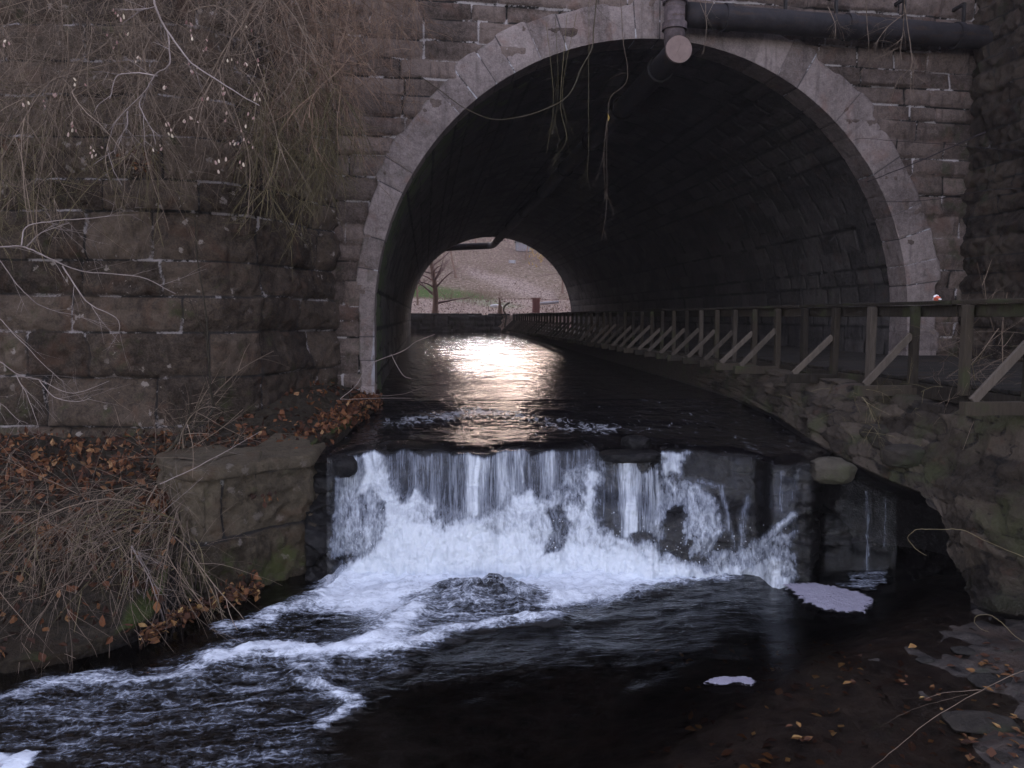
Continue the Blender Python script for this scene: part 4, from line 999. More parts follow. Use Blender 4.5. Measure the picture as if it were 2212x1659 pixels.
def brush(label, region, count, mat, Lr, droop, wander, nb, depth, dvec, dep, r0=.0036, podpts=None, name='bare_shrub', group='bare shrubs over the wing wall', cat='shrub', lens=.55, dd=.4):
    root = empty(name); (u0, u1, v0, v1) = region
    c = at_d((u0+u1)/2, (v0+v1)/2, dep); root.location = c
    m = MB()
    for i in range(count):
        u = rng.uniform(u0, u1); v = rng.uniform(v0, v1)
        p = at_d(u, v, dep+rng.normal(0, dd)); d = np.array(dvec)+rng.normal(0, .5, 3)
        if i % 9 == 0: shrub(m, p, d, Lr[1]*1.1, r0*2.6, droop*.7, wander*.6, nb, depth, lens); continue
        shrub(m, p, d, rng.uniform(*Lr), r0*rng.uniform(.7, 1.4), droop, wander, nb, depth, lens)
    m.v = [v-c for v in m.v]; m.build('stems', mat, root)
    if podpts is not None:
        for u, v in podpts:
            q = at_d(u, v, dep-1.0+rng.normal(0, .15))
            for k in range(rng.integers(2, 4)):
                m = MB(); V, F_ = pod(q+rng.normal(0, .03, 3)*[1, 1, .8]-c, rng.uniform(.014, .026)); m.add(V, F_, rng.random()); m.build('seed_pod', M['pod'], root)
    return tag(root, label, cat, group)
podsA = [(62, 225), (95, 222), (158, 283), (165, 268), (118, 205), (20, 92), (213, 325), (170, 175), (252, 28), (242, 87), (275, 75), (192, 330)]
podsB = [(410, 70), (435, 100), (420, 155), (337, 317), (355, 270), (395, 262), (418, 262), (372, 290), (440, 212), (352, 197), (265, 40), (415, 140), (405, 60), (300, 130)]
podsC = [(505, 130), (535, 140), (548, 128), (550, 208), (553, 215), (478, 198), (485, 255), (540, 258), (528, 272), (500, 308), (525, 315), (535, 318), (542, 64), (480, 345), (470, 355), (520, 355)]
brush('brown bare shrub with pale seed pods, leftmost above the wing wall', (-150, 190, -160, 200), 110, M['twig_grey'], (.9, 2.0), .55, .75, 6, 2, (.1, -.4, -.4), 9.6, podpts=podsA)
brush('brown bare shrub with the tall forked pale stem in it', (180, 420, -160, 190), 101, M['twig_grey'], (.8, 1.8), .5, .75, 6, 2, (.05, -.4, -.5), 9.7, podpts=podsB)
brush('brown bare shrub hung with pink and cream seed pods near the arch', (400, 620, -160, 160), 93, M['twig_grey'], (.8, 1.7), .5, .75, 6, 2, (.05, -.4, -.6), 10.0, podpts=podsC)
brush('dense russet thicket hanging down beside the arch ring', (600, 800, -140, 190), 127, M['twig_red'], (.7, 1.5), .6, 1.0, 7, 2, (0, -.25, -.8), 11.4, .004, dd=.5)
brush('olive brown thicket draped in a dark column on the wing wall bend', (560, 740, 120, 300), 101, M['twig_green'], (.6, 1.3), .7, .9, 6, 2, (.0, -.2, -.9), 11.0, .004, dd=.3)
brush('low green stemmed shrub growing on the wing wall face', (-80, 330, 180, 420), 101, M['twig_green'], (.5, 1.2), .6, .9, 5, 2, (.1, -.3, -.6), 10.6, .0035)
brush('thin russet shrub against the stone right above the arch shoulder', (760, 900, -120, 60), 58, M['twig_red'], (.5, 1.1), .6, 1.0, 5, 2, (.1, -.2, -.7), 13.6, .004, dd=.3)
# lower left drooping brush
G2 = 'drooping shrubs on the left bank'
brush('dry drooping shrub over the moss edge, left of the abutment', (160, 430, 1030, 1290), 154, M['twig_grey'], (.6, 1.7), .9, .8, 5, 1, (-.3, -.7, -.2), 8.7, .0032, name='drooping_shrub', group=G2, dd=.25)
brush('dry drooping shrub hanging to the water at the left edge', (-120, 220, 1040, 1340), 154, M['twig_grey'], (.6, 1.7), .8, .8, 5, 1, (.0, -.8, -.2), 8.2, .0032, name='drooping_shrub', group=G2, dd=.3)
brush('olive drooping shrub behind the dry ones, on the leafy slope', (-60, 430, 1100, 1330), 154, M['twig_green'], (.5, 1.0), 1.1, .5, 5, 1, (-.2, -.6, -.1), 8.7, .0035, name='drooping_shrub', group=G2, dd=.3)
brush('few dry stems trailing over the left end of the capstone', (395, 520, 965, 1060), 7, M['twig_grey'], (.5, 1.2), .8, .9, 4, 1, (-.2, -.6, .0), 9.0, .0032, name='drooping_shrub', group=G2, dd=.15)
brush('thin bush of twigs on the wall foot beside the sapling', (330, 480, 850, 1010), 38, M['twig_grey'], (.4, .9), .3, .8, 5, 1, (.3, -.4, .5), 10.0, .0035, name='drooping_shrub', group=G2, dd=.3)
brush('fine bramble in front of the timber braces at right', (2010, 2190, 700, 880), 38, M['twig_grey'], (.3, .8), .4, 1.2, 5, 1, (-.2, -.4, .3), 9.6, .0028, name='bramble', group=None, dd=.2, cat='bramble')
brush('straggling bramble on the rubble wall below the braces', (1750, 2150, 820, 960), 44, M['twig_green'], (.25, .6), .9, 1.0, 4, 1, (-.3, -.5, .1), 9.9, .003, name='bramble', group=None, dd=.4, cat='bramble')

def branch(name, label, lines, dep, r0, mat, cat='branch', group=None, jit=6, twigs=0, tw=.35, droop=.4, taper=.35):
    root = empty(name); m = MB(); c = at_d(*lines[0][0][:2], dep); root.location = c; P0 = None
    for li, ln in enumerate(lines):
        ln = [(a, b) for a, b in ln]
        n = len(ln); dz = np.cumsum(rng.normal(0, .05, n)) if li == 0 else np.cumsum(rng.normal(0, .05, n))
        if li: dz += 0
        P = np.array([at_d(a, b, dep+(dz[i] if i else 0)) for i, (a, b) in enumerate(ln)])
        P = catmull(P, 6); P = P+np.cumsum(rng.normal(0, .0025, P.shape), 0)
        r = r0*(1 if li == 0 else .7); m.tube(P, np.linspace(r, r*taper, len(P)), 5, rng.random())
        for k in range(twigs):
            i = rng.integers(2, len(P)-1); d = P[i]-P[i-1]; d /= np.linalg.norm(d)
            shrub(m, P[i], d+rng.normal(0, .6, 3), rng.uniform(.3, 1)*tw, max(r0*.3, .0016), droop, .9, 2, 1)
    m.v = [v-c for v in m.v]; o = m.build('stems', mat, root); return tag(root, label, cat, group)
GB = 'pale bare branches reaching in from the left'
branch('bare_branch', 'pale forked branch dropping from the top edge among seed pods', [[(330, -60), (336, 10), (361, 64), (400, 117), (425, 145), (503, 195), (563, 230)], [(361, 64), (368, 103), (368, 142), (340, 163), (319, 198), (276, 241), (248, 276), (237, 319), (248, 361), (269, 400)], [(276, 241), (276, 272), (255, 311), (252, 335)], [(336, 14), (301, 25), (265, 53)], [(340, 163), (283, 156), (248, 166), (237, 212)], [(310, 205), (305, 235), (330, 285), (337, 315)]], 8.2, .0125, M['bark_pale'], 'branch', GB, twigs=4)
branch('bare_branch', 'pale branch with a zigzag fork, entering at the left edge', [[(-40, 536), (0, 533), (46, 531), (81, 545), (135, 571), (188, 590), (304, 603), (380, 640)], [(46, 531), (57, 492), (113, 480), (198, 471), (248, 465)], [(60, 533), (90, 500), (150, 478)], [(135, 574), (188, 652), (251, 689), (258, 723)]], 7.4, .0095, M['bark_pale'], 'branch', GB, twigs=5, tw=.5)
branch('bare_branch', 'pale arched branch crossing the courses below the zigzag fork', [[(-30, 530), (0, 560), (46, 620), (96, 659), (170, 680), (240, 700)], [(-20, 670), (0, 687), (46, 737), (117, 808), (140, 825)]], 7.5, .006, M['bark_pale'], 'branch', GB, twigs=6, tw=.5)
branch('bare_branch', 'lowest pale branch spreading over the leafy ledge', [[(-40, 765), (0, 783), (35, 810), (85, 822), (149, 847), (230, 822)], [(35, 810), (64, 860), (83, 921)], [(-40, 850), (0, 870), (35, 905), (60, 915)], [(85, 822), (120, 860), (170, 870), (200, 862)]], 7.5, .006, M['bark_pale'], 'branch', GB, twigs=6, tw=.5)
branch('bare_branch', 'grey arching branch over the left bank leaves', [[(345, 1045), (420, 1010), (500, 965), (560, 930)], [(240, 1190), (290, 1160), (360, 1100), (440, 1035)], [(60, 1250), (130, 1200), (230, 1150), (330, 1120)]], 8.3, .0055, M['bark_pale'], 'branch', GB, twigs=5, tw=.5)
branch('sapling', 'thin dark sapling leaning against the wall foot', [[(330, 1010), (346, 989), (376, 958), (404, 909), (423, 885)], [(385, 950), (402, 937), (445, 905), (460, 880), (455, 830), (450, 700), (430, 560), (425, 480)], [(400, 1030), (398, 960), (404, 930)]], 9.65, .028, M['bark'], 'sapling', twigs=7, tw=.6)
branch('fallen_branch', 'dark stick leaning on the abutment front', [[(565, 975), (555, 1010), (545, 1060), (535, 1075)]], 9.1, .014, M['bark'], 'stick')
branch('fallen_branch', 'forked grey stems hanging to the water at the moss edge', [[(285, 1180), (320, 1240), (345, 1310), (368, 1385)], [(300, 1195), (340, 1270), (362, 1330)], [(285, 1180), (290, 1250), (310, 1300)], [(285, 1180), (300, 1195)]], 8.0, .009, M['bark_pale'], 'branch', twigs=8, tw=.4)
# vines over the arch
GV = 'vines hanging over the arch'
branch('vine', 'long brown vine looping under the arch from the ring', [[(1293, -40), (1282, 53), (1279, 99), (1257, 142), (1222, 209), (1151, 244), (1073, 258), (1006, 234), (949, 191), (903, 159)]], 14.2, .012, M['bark'], 'vine', GV, twigs=8, tw=.8, taper=.6)
for ln, lab in [([(1272, -20), (1272, 160), (1272, 319), (1268, 375)], 'longest straight vine of the tangle in the arch'), ([(1200, 40), (1205, 200), (1190, 300)], 'thin vine of the tangle under the looping vine'), ([(1225, 30), (1210, 220), (1222, 300), (1190, 350)], 'wavy vine in the middle of the tangle'), ([(1245, 30), (1215, 190), (1225, 270)], 'slanting vine of the tangle beside the straight one'), ([(1180, 50), (1195, 220), (1180, 330)], 'leftmost thin vine of the tangle')]:
    branch('vine', lab, [ln], 14.3, .0045, M['twig_green'], 'vine', GV, twigs=6, tw=.7, droop=1.4, taper=.4)
branch('vine', 'kinked vine with a single orange leaf, right of the tangle', [[(1340, -20), (1346, 85), (1355, 142), (1350, 180), (1318, 209), (1313, 250), (1309, 320), (1309, 442), (1298, 520)], [(1312, 255), (1304, 330), (1306, 430)]], 14.3, .006, M['twig_grey'], 'vine', GV, twigs=5, tw=.7, droop=1.2)
p = at_d(1313, 247, 14.2); leaves('orange_leaf', [p-[0, 0, .05]], .07, .08, M['yleaf'], .0, 1.2, kind=None); tag(bpy.data.objects['orange_leaf'], 'single orange leaf caught on the kinked vine', 'leaf')
branch('vine', 'bare vine hanging across the big pipe, left of the twin vines', [[(1869, -30), (1871, 60), (1874, 95), (1875, 200)], [(1788, 15), (1802, 50), (1804, 80)], [(1798, 5), (1812, 50), (1822, 72)]], 13.9, .009, M['twig_grey'], 'vine', GV, twigs=5, tw=.6, droop=.9)
branch('vine', 'forked twin vine hanging over the pipe and the wall', [[(1955, -30), (1952, 60), (1947, 100), (1945, 150)], [(1953, 10), (1966, 100), (1968, 140), (1940, 170), (1920, 230)], [(1968, 140), (1974, 170)], [(1953, 30), (1915, 60), (1890, 95)]], 13.9, .012, M['twig_grey'], 'vine', GV, twigs=7, tw=.8, droop=.9)
branch('vine', 'short vine hanging beside the pipe riser', [[(1524, -30), (1524, 30), (1527, 60), (1520, 116)], [(1512, 5), (1524, 35)], [(1545, 0), (1526, 35)], [(1470, 95), (1462, 115)]], 14.0, .007, M['twig_grey'], 'vine', GV, twigs=2, tw=.4)
branch('vine', 'thin trailing stems on the left arch shoulder', [[(700, 480), (760, 300), (830, 330), (900, 380)], [(820, 400), (850, 440), (835, 470)], [(790, 330), (850, 290), (880, 300)]], 13.5, .006, M['twig_grey'], 'vine', GV, twigs=5, tw=.5)
GT = 'dark twigs in front of the right side of the arch'
branch('twig', 'dark twig slanting up to the right with a pale tip', [[(2130, 285), (2068, 311), (1997, 343), (1919, 375), (1873, 393)]], 12.5, .010, M['cable'], 'twig', GT, taper=.7)
branch('twig', 'long thin dark twig nearly level across the arch ring', [[(2260, 405), (2130, 412), (2010, 430), (1898, 434)]], 12.5, .007, M['cable'], 'twig', GT, taper=.7)
branch('twig', 'uppermost dark twig curving over the arch ring', [[(2260, 330), (2100, 318), (2036, 311), (1923, 304), (1860, 299), (1841, 305)]], 12.8, .006, M['cable'], 'twig', GT)
branch('twig', 'pale thin stems in front of the left jamb', [[(735, 862), (770, 830), (800, 785), (870, 755), (900, 735), (940, 720)], [(782, 812), (782, 820), (800, 835), (815, 835)], [(845, 765), (870, 810), (890, 820)], [(770, 830), (815, 852), (870, 850), (920, 833)], [(735, 862), (750, 861), (830, 858), (890, 858)]], 11.6, .005, M['bark_pale'], 'twig', taper=.6)
branch('grass_stem', 'yellow looping stem in front of the dark hollow', [[(2230, 1212), (2190, 1195), (2130, 1170), (2080, 1147), (2040, 1147), (1990, 1148), (1965, 1155), (1958, 1170), (1975, 1190), (2000, 1205)]], 7.6, .0036, M['straw'], 'stem', taper=.6)
branch('grass_stem', 'small looped stem at the foot of the rubble wall', [[(2230, 1395), (2190, 1370), (2160, 1340), (2135, 1328), (2112, 1330), (2106, 1345), (2120, 1358), (2135, 1362)]], 7.3, .003, M['straw'], 'stem', taper=.6)
branch('fallen_branch', 'thin forked branch lying over the near right shallows', [[(2260, 1430), (2180, 1460), (2090, 1500), (1990, 1570), (1900, 1640), (1860, 1670)], [(2090, 1500), (2020, 1515), (1950, 1540), (1900, 1570)], [(2120, 1490), (2050, 1495), (2000, 1505)]], 5.6, .0034, M['twig_grey'], 'branch', taper=.4)
p = at_d(1873, 393, 12.45)
# ------------------------------------------------------------------ pipes
up_ = tag(empty('utility_pipe', tuple(at_y(1465, 108, 14.4))), 'dull round pipe dropping to a capped tee and running through the tunnel crown', 'pipe')
L0 = np.array(up_.location); px, pz = L0[0], L0[2]; yf = face_y(px)
def cyl(mb, a, b, r, n=28, cap=True, seg=2): mb.tube(np.linspace(a, b, seg), r, n, .5, cap)
def sub(m, name, mat, par, org, smooth=True):
    m.v = [v-org for v in m.v]; return m.build(name, mat, par, smooth)
m = MB(); cyl(m, (px, yf-.62, pz), (px, Y1-2.2, pz-.02), .215, 28, False, 60); sub(m, 'tunnel_run', M['pipe'], up_, L0)
m = MB(); cyl(m, (px, yf-.66, pz), (px, yf-.60, pz), .235); sub(m, 'end_cap', M['cap'], up_, L0, False)
m = MB(); cyl(m, (px, yf-.36, pz+.12), (px, yf-.36, 11.5), .185, 28, True, 12); sub(m, 'riser', M['riser'], up_, L0)
for z in (pz+.48, pz+.95, pz+1.7):
    m = MB(); cyl(m, (px, yf-.36, z-.06), (px, yf-.36, z+.06), .225, 28); sub(m, 'collar', M['riser'], up_, L0, False)
for y in (yf+.5, yf+3.5, yf+7, yf+11, yf+16, yf+22, yf+28, yf+34):
    m = MB(); m.tube(np.array([(px+.235*math.cos(a), y, pz+.235*math.sin(a)) for a in np.linspace(0, 2*math.pi, 25)]), .022, 6); sub(m, 'strap', M['iron'], up_, L0)
# bend at the far end
fx = np.array([(px, Y1-2.2, pz-.02), (px, Y1+.3, pz-.03), (px-.15, Y1+1.3, pz-.04), (px-.8, Y1+1.7, pz-.06), (px-2.0, Y1+1.7, pz-.12), (px-4.5, Y1+1.7, pz-.3), (px-9, Y1+1.7, pz-.5)])
m = MB(); m.tube(catmull(fx, 8), .22, 20, .5, True); sub(m, 'far_bend', M['pipe'], up_, L0)

a = at_y(1492, 34, 14.75); b = at_y(2122, 84, 15.2); bp_ = tag(empty('wall_pipe', tuple((a+b)/2)), 'large dark pipe slung along the wall above the arch', 'pipe'); L1 = np.array(bp_.location)
dv = (b-a)/np.linalg.norm(b-a); a = np.array([px+.24, face_y(px)-.30, a[2]]); b = np.array([11.1, face_y(11)-.30, b[2]]); dv = (b-a)/np.linalg.norm(b-a)
m = MB(); cyl(m, a, b, .215, 30, True, 24); sub(m, 'barrel', M['pipe'], bp_, L1)
for f_ in (.12, .5, .86):
    c = a+(b-a)*f_; m = MB(); cyl(m, c-dv*.06, c+dv*.06, .245, 30); sub(m, 'flange', M['pipe'], bp_, L1, False)
for f_ in (.3, .46, .68, .88):
    c = a+(b-a)*f_; m = MB(); m.beam(c+[0, 0, .20], c+[0, 0, .62], .07, .05); m.beam(c+[0, 0, .6], c+[0, .35, .6], .06, .06); sub(m, 'hanger', M['iron'], bp_, L1, False)

# ------------------------------------------------------------------ boardwalk
RX, RZT = 6.142, 3.253; DK = 2.28
bw = tag(empty('boardwalk', (RX, 30, DK)), 'long timber boardwalk with braced railing running into the tunnel', 'boardwalk'); LB = np.array(bw.location)
m = MB()
y = 5.0
while y < 57:
    x1 = 10.4 if y < 15.4 else 9.45
    m.box((RX-.02+(x1-RX)/2, y+.07, DK), (x1-RX, .135, .045), None, .002, .008, rng.random()); y += .145
sub(m, 'deck', M['deck'], bw, LB, False)
m = MB()
y = 5.0
while y < 56.4:
    L = min(3.85, 56.6-y); m.box((RX, y+L/2, RZT-.02+rng.normal(0, .004)), (.15, L-.02, .045), None, .003, .008, rng.random()); y += 3.85
sub(m, 'rail', M['timber'], bw, LB, False)
m = MB(); y = 5.0
while y < 56.4:
    L = min(3.85, 56.6-y); m.box((RX+.035, y+L/2, RZT-.115), (.04, L-.02, .14), None, .003, .006, rng.random()); y += 3.85
sub(m, 'rail_board', M['timber'], bw, LB, False)
m = MB(); y = 5.0
while y < 56.4:
    L = min(4.8, 56.6-y); m.box((RX-.02, y+L/2, DK-.12), (.05, L-.02, .18), None, .003, .006, rng.random()); y += 4.8
sub(m, 'edge_beam', M['timber'], bw, LB, False)
posts = [9.52-.985*k for k in (4, 3, 2, 1)]+[9.52+.985*k for k in range(0, 48)]
for i, y in enumerate(posts):
    k = i-4
    t = M['pale_timber'] if k in (1, 6, 8) else M['timber']
    m = MB(); m.box((RX-.08+.004*rng.normal(), y, DK-.1+(RZT-.05-DK+.1)/2), (.09, .10, RZT-.05-DK+.1), rotm(rng.normal(0, .03), rng.normal(0, .006), rng.normal(0, .006)), .002, .006, rng.random()); sub(m, 'post', t, bw, LB, False)
    if y > 14 or k % 2 == 0:
        far = y > 52.5
        ox = .62+rng.normal(0, .015)
        foot = np.array([RX-.08-ox, y, DK-.06]) if not far else np.array([RX-.95, y, 1.98])
        top = np.array([RX-.12, y, DK+.52+rng.normal(0, .02)])
        m = MB(); m.beam(foot, top, .085, .045, (0, 1, 0), .004, rng.random()); sub(m, 'brace', M['pale_timber'], bw, LB, False)
        m = MB(); m.box((RX-.08-ox/2-.03, y, DK-.13), (ox+.16, .10, .13), None, .003, .006, rng.random()); sub(m, 'outrigger', M['timber'], bw, LB, False)
# litter on the rail
q = np.array([RX, at_y(2020, 648, 9.1)[1], RZT+.01]); 
sc_ = tag(empty('litter_wrapper', tuple(q+[0, .12, 0])), 'crumpled red and white wrapper lying on the railing', 'litter'); LQ = np.array(sc_.location)
m = MB(); V = ico*[.035, .05, .028]*(1+.3*rng.normal(0, 1, (12, 1))); m.add(V+[0, 0, .022], icf); m.build('red_part', M['red'], sc_)
m = MB(); V = ico*[.03, .03, .018]*(1+.3*rng.normal(0, 1, (12, 1))); m.add(V+[0, .012, .052], icf); V = ico*[.018, .02, .016]; m.add(V+[.0, .06, .016], icf); V = ico*[.016, .03, .012]; m.add(V+[.0, -.055, .014], icf); m.build('white_part', M['white'], sc_)

# ------------------------------------------------------------------ beyond the tunnel
def zh(x, y):
    base = 3.12+ss(57, 74, y)*1.5
    slope = np.maximum(y-74, 0)
    ridge = .43-.006*np.clip(x, -10, 20)
    h = base+slope*ridge*.92
    left = ss(4, -14, x)*ss(66, 110, y)*16
    right = ss(17, 34, x)*ss(70, 110, y)*14
    cap = 15.4+left+right
    h = np.minimum(h+left*.5+right*.5, cap)
    path = np.exp(-((y-(84-.5*(x-6)))/2.0)**2)*ss(-4, 6, x)
    return h
xs = np.linspace(-60, 80, 200); ys = np.r_[57.28, np.linspace(57.3, 76, 80), np.linspace(76.3, 135, 130)]
Xh, Yh = np.meshgrid(xs, ys, indexing='ij'); ph = P3(Xh, Yh, Xh*0)
Zh = zh(Xh, Yh)+.10*fbm(ph*.5, 4, 500)+.45*fbm(ph*.12, 3, 501)*ss(70, 90, Yh)
Zh[:, 0] = -1.0
hu, hv = proj(P3(Xh, Yh, Zh))
gr = ss(-6, 6, poly_sd(hu, hv, [(880, 612), (960, 622), (1010, 630), (1080, 650), (1130, 662), (1090, 668), (1000, 652), (880, 640)]))*ss(50, 60, Yh)
pl = ss(-8, 8, poly_sd(hu, hv, [(1000, 575), (1060, 590), (1130, 607), (1190, 630), (1200, 650), (1130, 640), (1060, 612), (1010, 595)]))+.8*(Yh < 71)
tag(grid_obj('hillside', P3(Xh, Yh, Zh), M['hill'], None, dict(green=gr, pale=np.clip(pl, 0, 1))), kind='structure')
hf = P3(Xh, Yh, Zh)[2:].reshape(-1, 3); qu, qv = proj(hf); okh = (qu > 870) & (qu < 1260) & (hf[:, 1] > 57.3) & (hf[:, 1] < 104)
pick = rng.choice(np.flatnonzero(okh), 5200); lp_ = hf[pick]+P3(rng.normal(0, .3, 5200), rng.normal(0, .25, 5200), rng.uniform(.02, .08, 5200))
leaves('far_leaf_litter', lp_, .035, .085, M['leafgrey'], .01, .9, (.25, .8))
rw = tag(empty('retaining_wall', (-5, 57.2, 1.5)), 'low dark stone retaining wall at the far end of the tunnel', 'wall')
mf = Masonry(0, 3.2, .3, .45, .6, 1.2, 0, 40, 41)
wall_strip('stone_face', [(-24, 57.6), (-4, 57.2), (4.6, 57.0), (5.6, 57.4), (5.9, 60)], .9, 3.16, mf, M['wallfar'], rw, .09, .05, .03, .03, .02, 44, lambda S, Z, XY: .25+0*S, 1, loc=rw.location)
m = MB(); m.box((-10, 57.55, 3.2), (28, .5, .12), None, 0, .02); m.box((5.2, 57.4, 3.2), (1.5, .5, .12), None, 0, .02); sub(m, 'coping', M['wallfar'], rw, np.array(rw.location), False)
# stream beyond
m = MB(); Yq = np.linspace(52, 58, 2)
m.add([(-30, 53.4, 1.93), (-1.7, 53.4, 1.93), (-1.7, 57.9, 1.94), (-30, 57.9, 1.94)], [(0, 1, 2, 3)])
o = add_mesh('stream_water', np.concatenate(m.v), m.f, M['upwater'], None, dict(foam=np.zeros(4), chop=np.zeros(4)+.1)); tag(o, kind='structure')
m = MB(); m.add([(-60, -1, .5), (0, 0, 0)], []);
# far trees
def tree(label, loc, H, r, mat, tmat, nb=16, crown=(.35, 1.0), seed=0, spread=1.0, name='bare_tree', cat='tree', fork=0, fine=8, group='bare trees beyond the tunnel'):
    r_ = np.random.default_rng(seed); root = empty(name, tuple(loc))
    P = stem((0, 0, -.2), (r_.normal(0, .05), r_.normal(0, .05), 1), H, -.05, .12, 14, r_)
    m = MB(); rad = np.linspace(r, r*.18, len(P)); rad[0] *= 1.5; m.tube(P, rad, 10, .5); m.build('trunk', tmat, root, True)
    m = MB()
    for k in range(nb):
        t = r_.uniform(*crown); i = min(int(t*(len(P)-1)), len(P)-2); a = r_.uniform(0, 6.28)
        d = np.array([math.cos(a), math.sin(a), r_.uniform(.2, 1.0)])
        B = stem(P[i], d, H*.38*(1.15-t*.6)*spread*r_.uniform(.6, 1.2), -.06, .35, 8, r_)
        m.tube(B, np.linspace(rad[i]*.42, .008, len(B)), 4, r_.random())
        for j in range(fine):
            q = r_.integers(2, len(B)); dd = (B[q]-B[q-1]); dd /= np.linalg.norm(dd)
            Tq = stem(B[q], dd+r_.normal(0, .6, 3), H*.10*r_.uniform(.5, 1.4), -.02, .6, 5, r_); m.tube(Tq, np.linspace(.012, .005, len(Tq)), 3, r_.random())
    m.build('crown', mat, root); return tag(root, label, cat, group)
def gz(x, y): return float(zh(np.array(x, float), np.array(y, float)))
def on_hill(u, y): 
    q = at_y(u, 650, y); return (q[0], y, gz(q[0], y)-.05)
tree('brown bare tree standing just behind the far retaining wall', on_hill(938, 58.4), 7.5, .24, M['fartwig'], M['farbark'], 24, (.12, 1), 3, fine=12)
specs = [(902, 66, 6), (985, 80, 9), (1030, 92, 9), (1060, 104, 8), (1090, 96, 7), (1135, 88, 8), (1165, 98, 8), (1190, 86, 7), (1215, 76, 7), (1235, 66, 5.5), (965, 100, 10), (930, 88, 9), (890, 78, 9), (1010, 108, 8), (1110, 106, 6), (1180, 108, 8)]
desc = ['slim bare tree at the left rim of the far opening', 'bare tree on the hill above the green bank', 'bare tree midway up the pale slope', 'bare tree near the crest of the hill', 'bare tree left of the pale sign', 'bare tree right of the pale sign', 'bare tree behind the yellow shrub', 'bare tree between yellow shrub and right rim', 'bare tree low on the right slope', 'small bare tree close to the right rim of the opening', 'tall bare tree high on the left hill', 'tall bare tree behind the one on the retaining wall', 'bare tree on the hill at the far left', 'bare tree on the crest over the green bank', 'small bare tree on the crest over the sign', 'bare tree on the crest at the right']
for i, ((u, y, H), dsc) in enumerate(zip(specs, desc)):
    tree(dsc, on_hill(u, y), H, .09+.05*rng.random(), M['fartwig'], M['farbark'], 13, (.25, 1), 20+i, 1.1, fine=9)
# undergrowth
def thicket(name, label, u0, u1, y0, y1, n, H, mat, cat='shrub', group=None, leafm=None, nl=0, up=.9):
    c = np.array(on_hill((u0+u1)/2, (y0+y1)/2)); root = empty(name, tuple(c)); m = MB(); tips = []
    for i in range(n):
        p = np.array(on_hill(rng.uniform(u0, u1), rng.uniform(y0, y1)))
        shrub(m, p, np.array([0, 0, up])+rng.normal(0, .4, 3), H*rng.uniform(.5, 1.2), .012, .05, .5, 4, 1, tips=tips)
    m.v = [v-c for v in m.v]; m.build('stems', mat, root)
    if leafm:
        pts = [np.array(tips[rng.integers(len(tips))])+rng.normal(0, .12, 3)-c for _ in range(nl)]
        leaves('foliage', pts, .05, .10, leafm, 0, 1.2, kind=None, parent=root)
    return tag(root, label, cat, group)
thicket('yellow_shrub', 'shrub with yellow leaves lit up at the right of the far opening', 1150, 1192, 85, 89, 26, 2.2, M['fartwig'], leafm=M['yleaf'], nl=900)
thicket('bare_shrub', 'reddish shrub low by the right rim of the far opening', 1160, 1240, 60, 66, 40, 1.2, M['twig_red'])
thicket('bare_shrub', 'brown shrub on the green bank beyond the tunnel', 950, 1080, 64, 74, 80, 1.5, M['farbark'])
thicket('bare_shrub', 'rosy undergrowth covering the upper left hill', 900, 1040, 78, 100, 230, 2.4, M['fartwig'])
thicket('bare_shrub', 'rosy undergrowth covering the hill round the sign', 1040, 1240, 82, 104, 260, 2.2, M['fartwig'])
tree('broken brown stump beside the boardwalk end', on_hill(1080, 58.6), 1.5, .26, M['farbark'], M['farbark'], 5, (.5, 1), 77, .7, 'stump', 'stump', group=None, fine=2)
# sign
q = np.array(on_hill(1106, 86.0)); zt = at_y(1106, 570, 86.0)[2]
sg = tag(empty('sign', tuple(q)), 'plain pale rectangular sign on two posts on the hillside', 'sign')
m = MB(); m.box((0, 0, zt-q[2]), (.75, .04, .78), None, 0, .01); m.build('board', M['sign'], sg)
for sx in (-.26, .26):
    m = MB(); m.beam((sx, .05, -.2), (sx, .05, zt-q[2]+.36), .06, .06); m.build('post', M['timber'], sg)
q = np.array(on_hill(1130, 92.0)); zt = at_y(1130, 572, 92.0)[2]
sh = tag(empty('shed', tuple(q)), 'small blue grey shed behind the pale sign', 'shed'); hh = max(zt-q[2]+.5, 1.0)
m = MB(); m.box((0, 0, hh/2-.2), (1.7, 1.2, hh), None, 0, .02); m.build('wall', simple('grey_board', (.16, .16, .18), (.26, .26, .28), 4), sh)
m = MB(); m.add([(-.95, -.7, hh-.2), (.95, -.7, hh-.2), (.95, .7, hh-.2), (-.95, .7, hh-.2), (-.95, 0, hh+.15), (.95, 0, hh+.15)], [(0, 1, 5, 4), (2, 3, 4, 5), (0, 4, 3), (1, 2, 5), (0, 3, 2, 1)]); m.build('roof', M['pipe'], sh)
# far scraps
q = np.array(on_hill(1072, 60.0)); o = rock('rock', at_y(1072, 661, 60.0), (.95, .4, .26), M['white'], 'bright white rock on the far bank beside the stump', 61, rot=-.3)
m = MB(); q = at_y(1186, 660, 61); c = np.array(on_hill(1186, 61)); m.tube([(-.7, 0, .15), (0, .1, .2), (.75, .05, .28)], [.11, .12, .1], 8, .5, True); lg = m.build('log', M['sign'], None); lg.location = (q[0], 61, q[2]); tag(lg, 'pale log lying near the far end of the boardwalk', 'log')
q = np.array(on_hill(1158, 60.5)); z1 = at_y(1158, 645, 60.5)[2]; m = MB(); m.beam((0, 0, -.3), (0, 0, z1-q[2]), .6, .5, bev=.03); m.box((0, 0, z1-q[2]+.03), (.7, .6, .06), None, 0, .01); bx = m.build('bollard', simple('red_brown_post', (.10, .04, .035), (.2, .08, .07), 6), None); bx.location = tuple(q); tag(bx, 'squat red brown post beyond the boardwalk end', 'post')
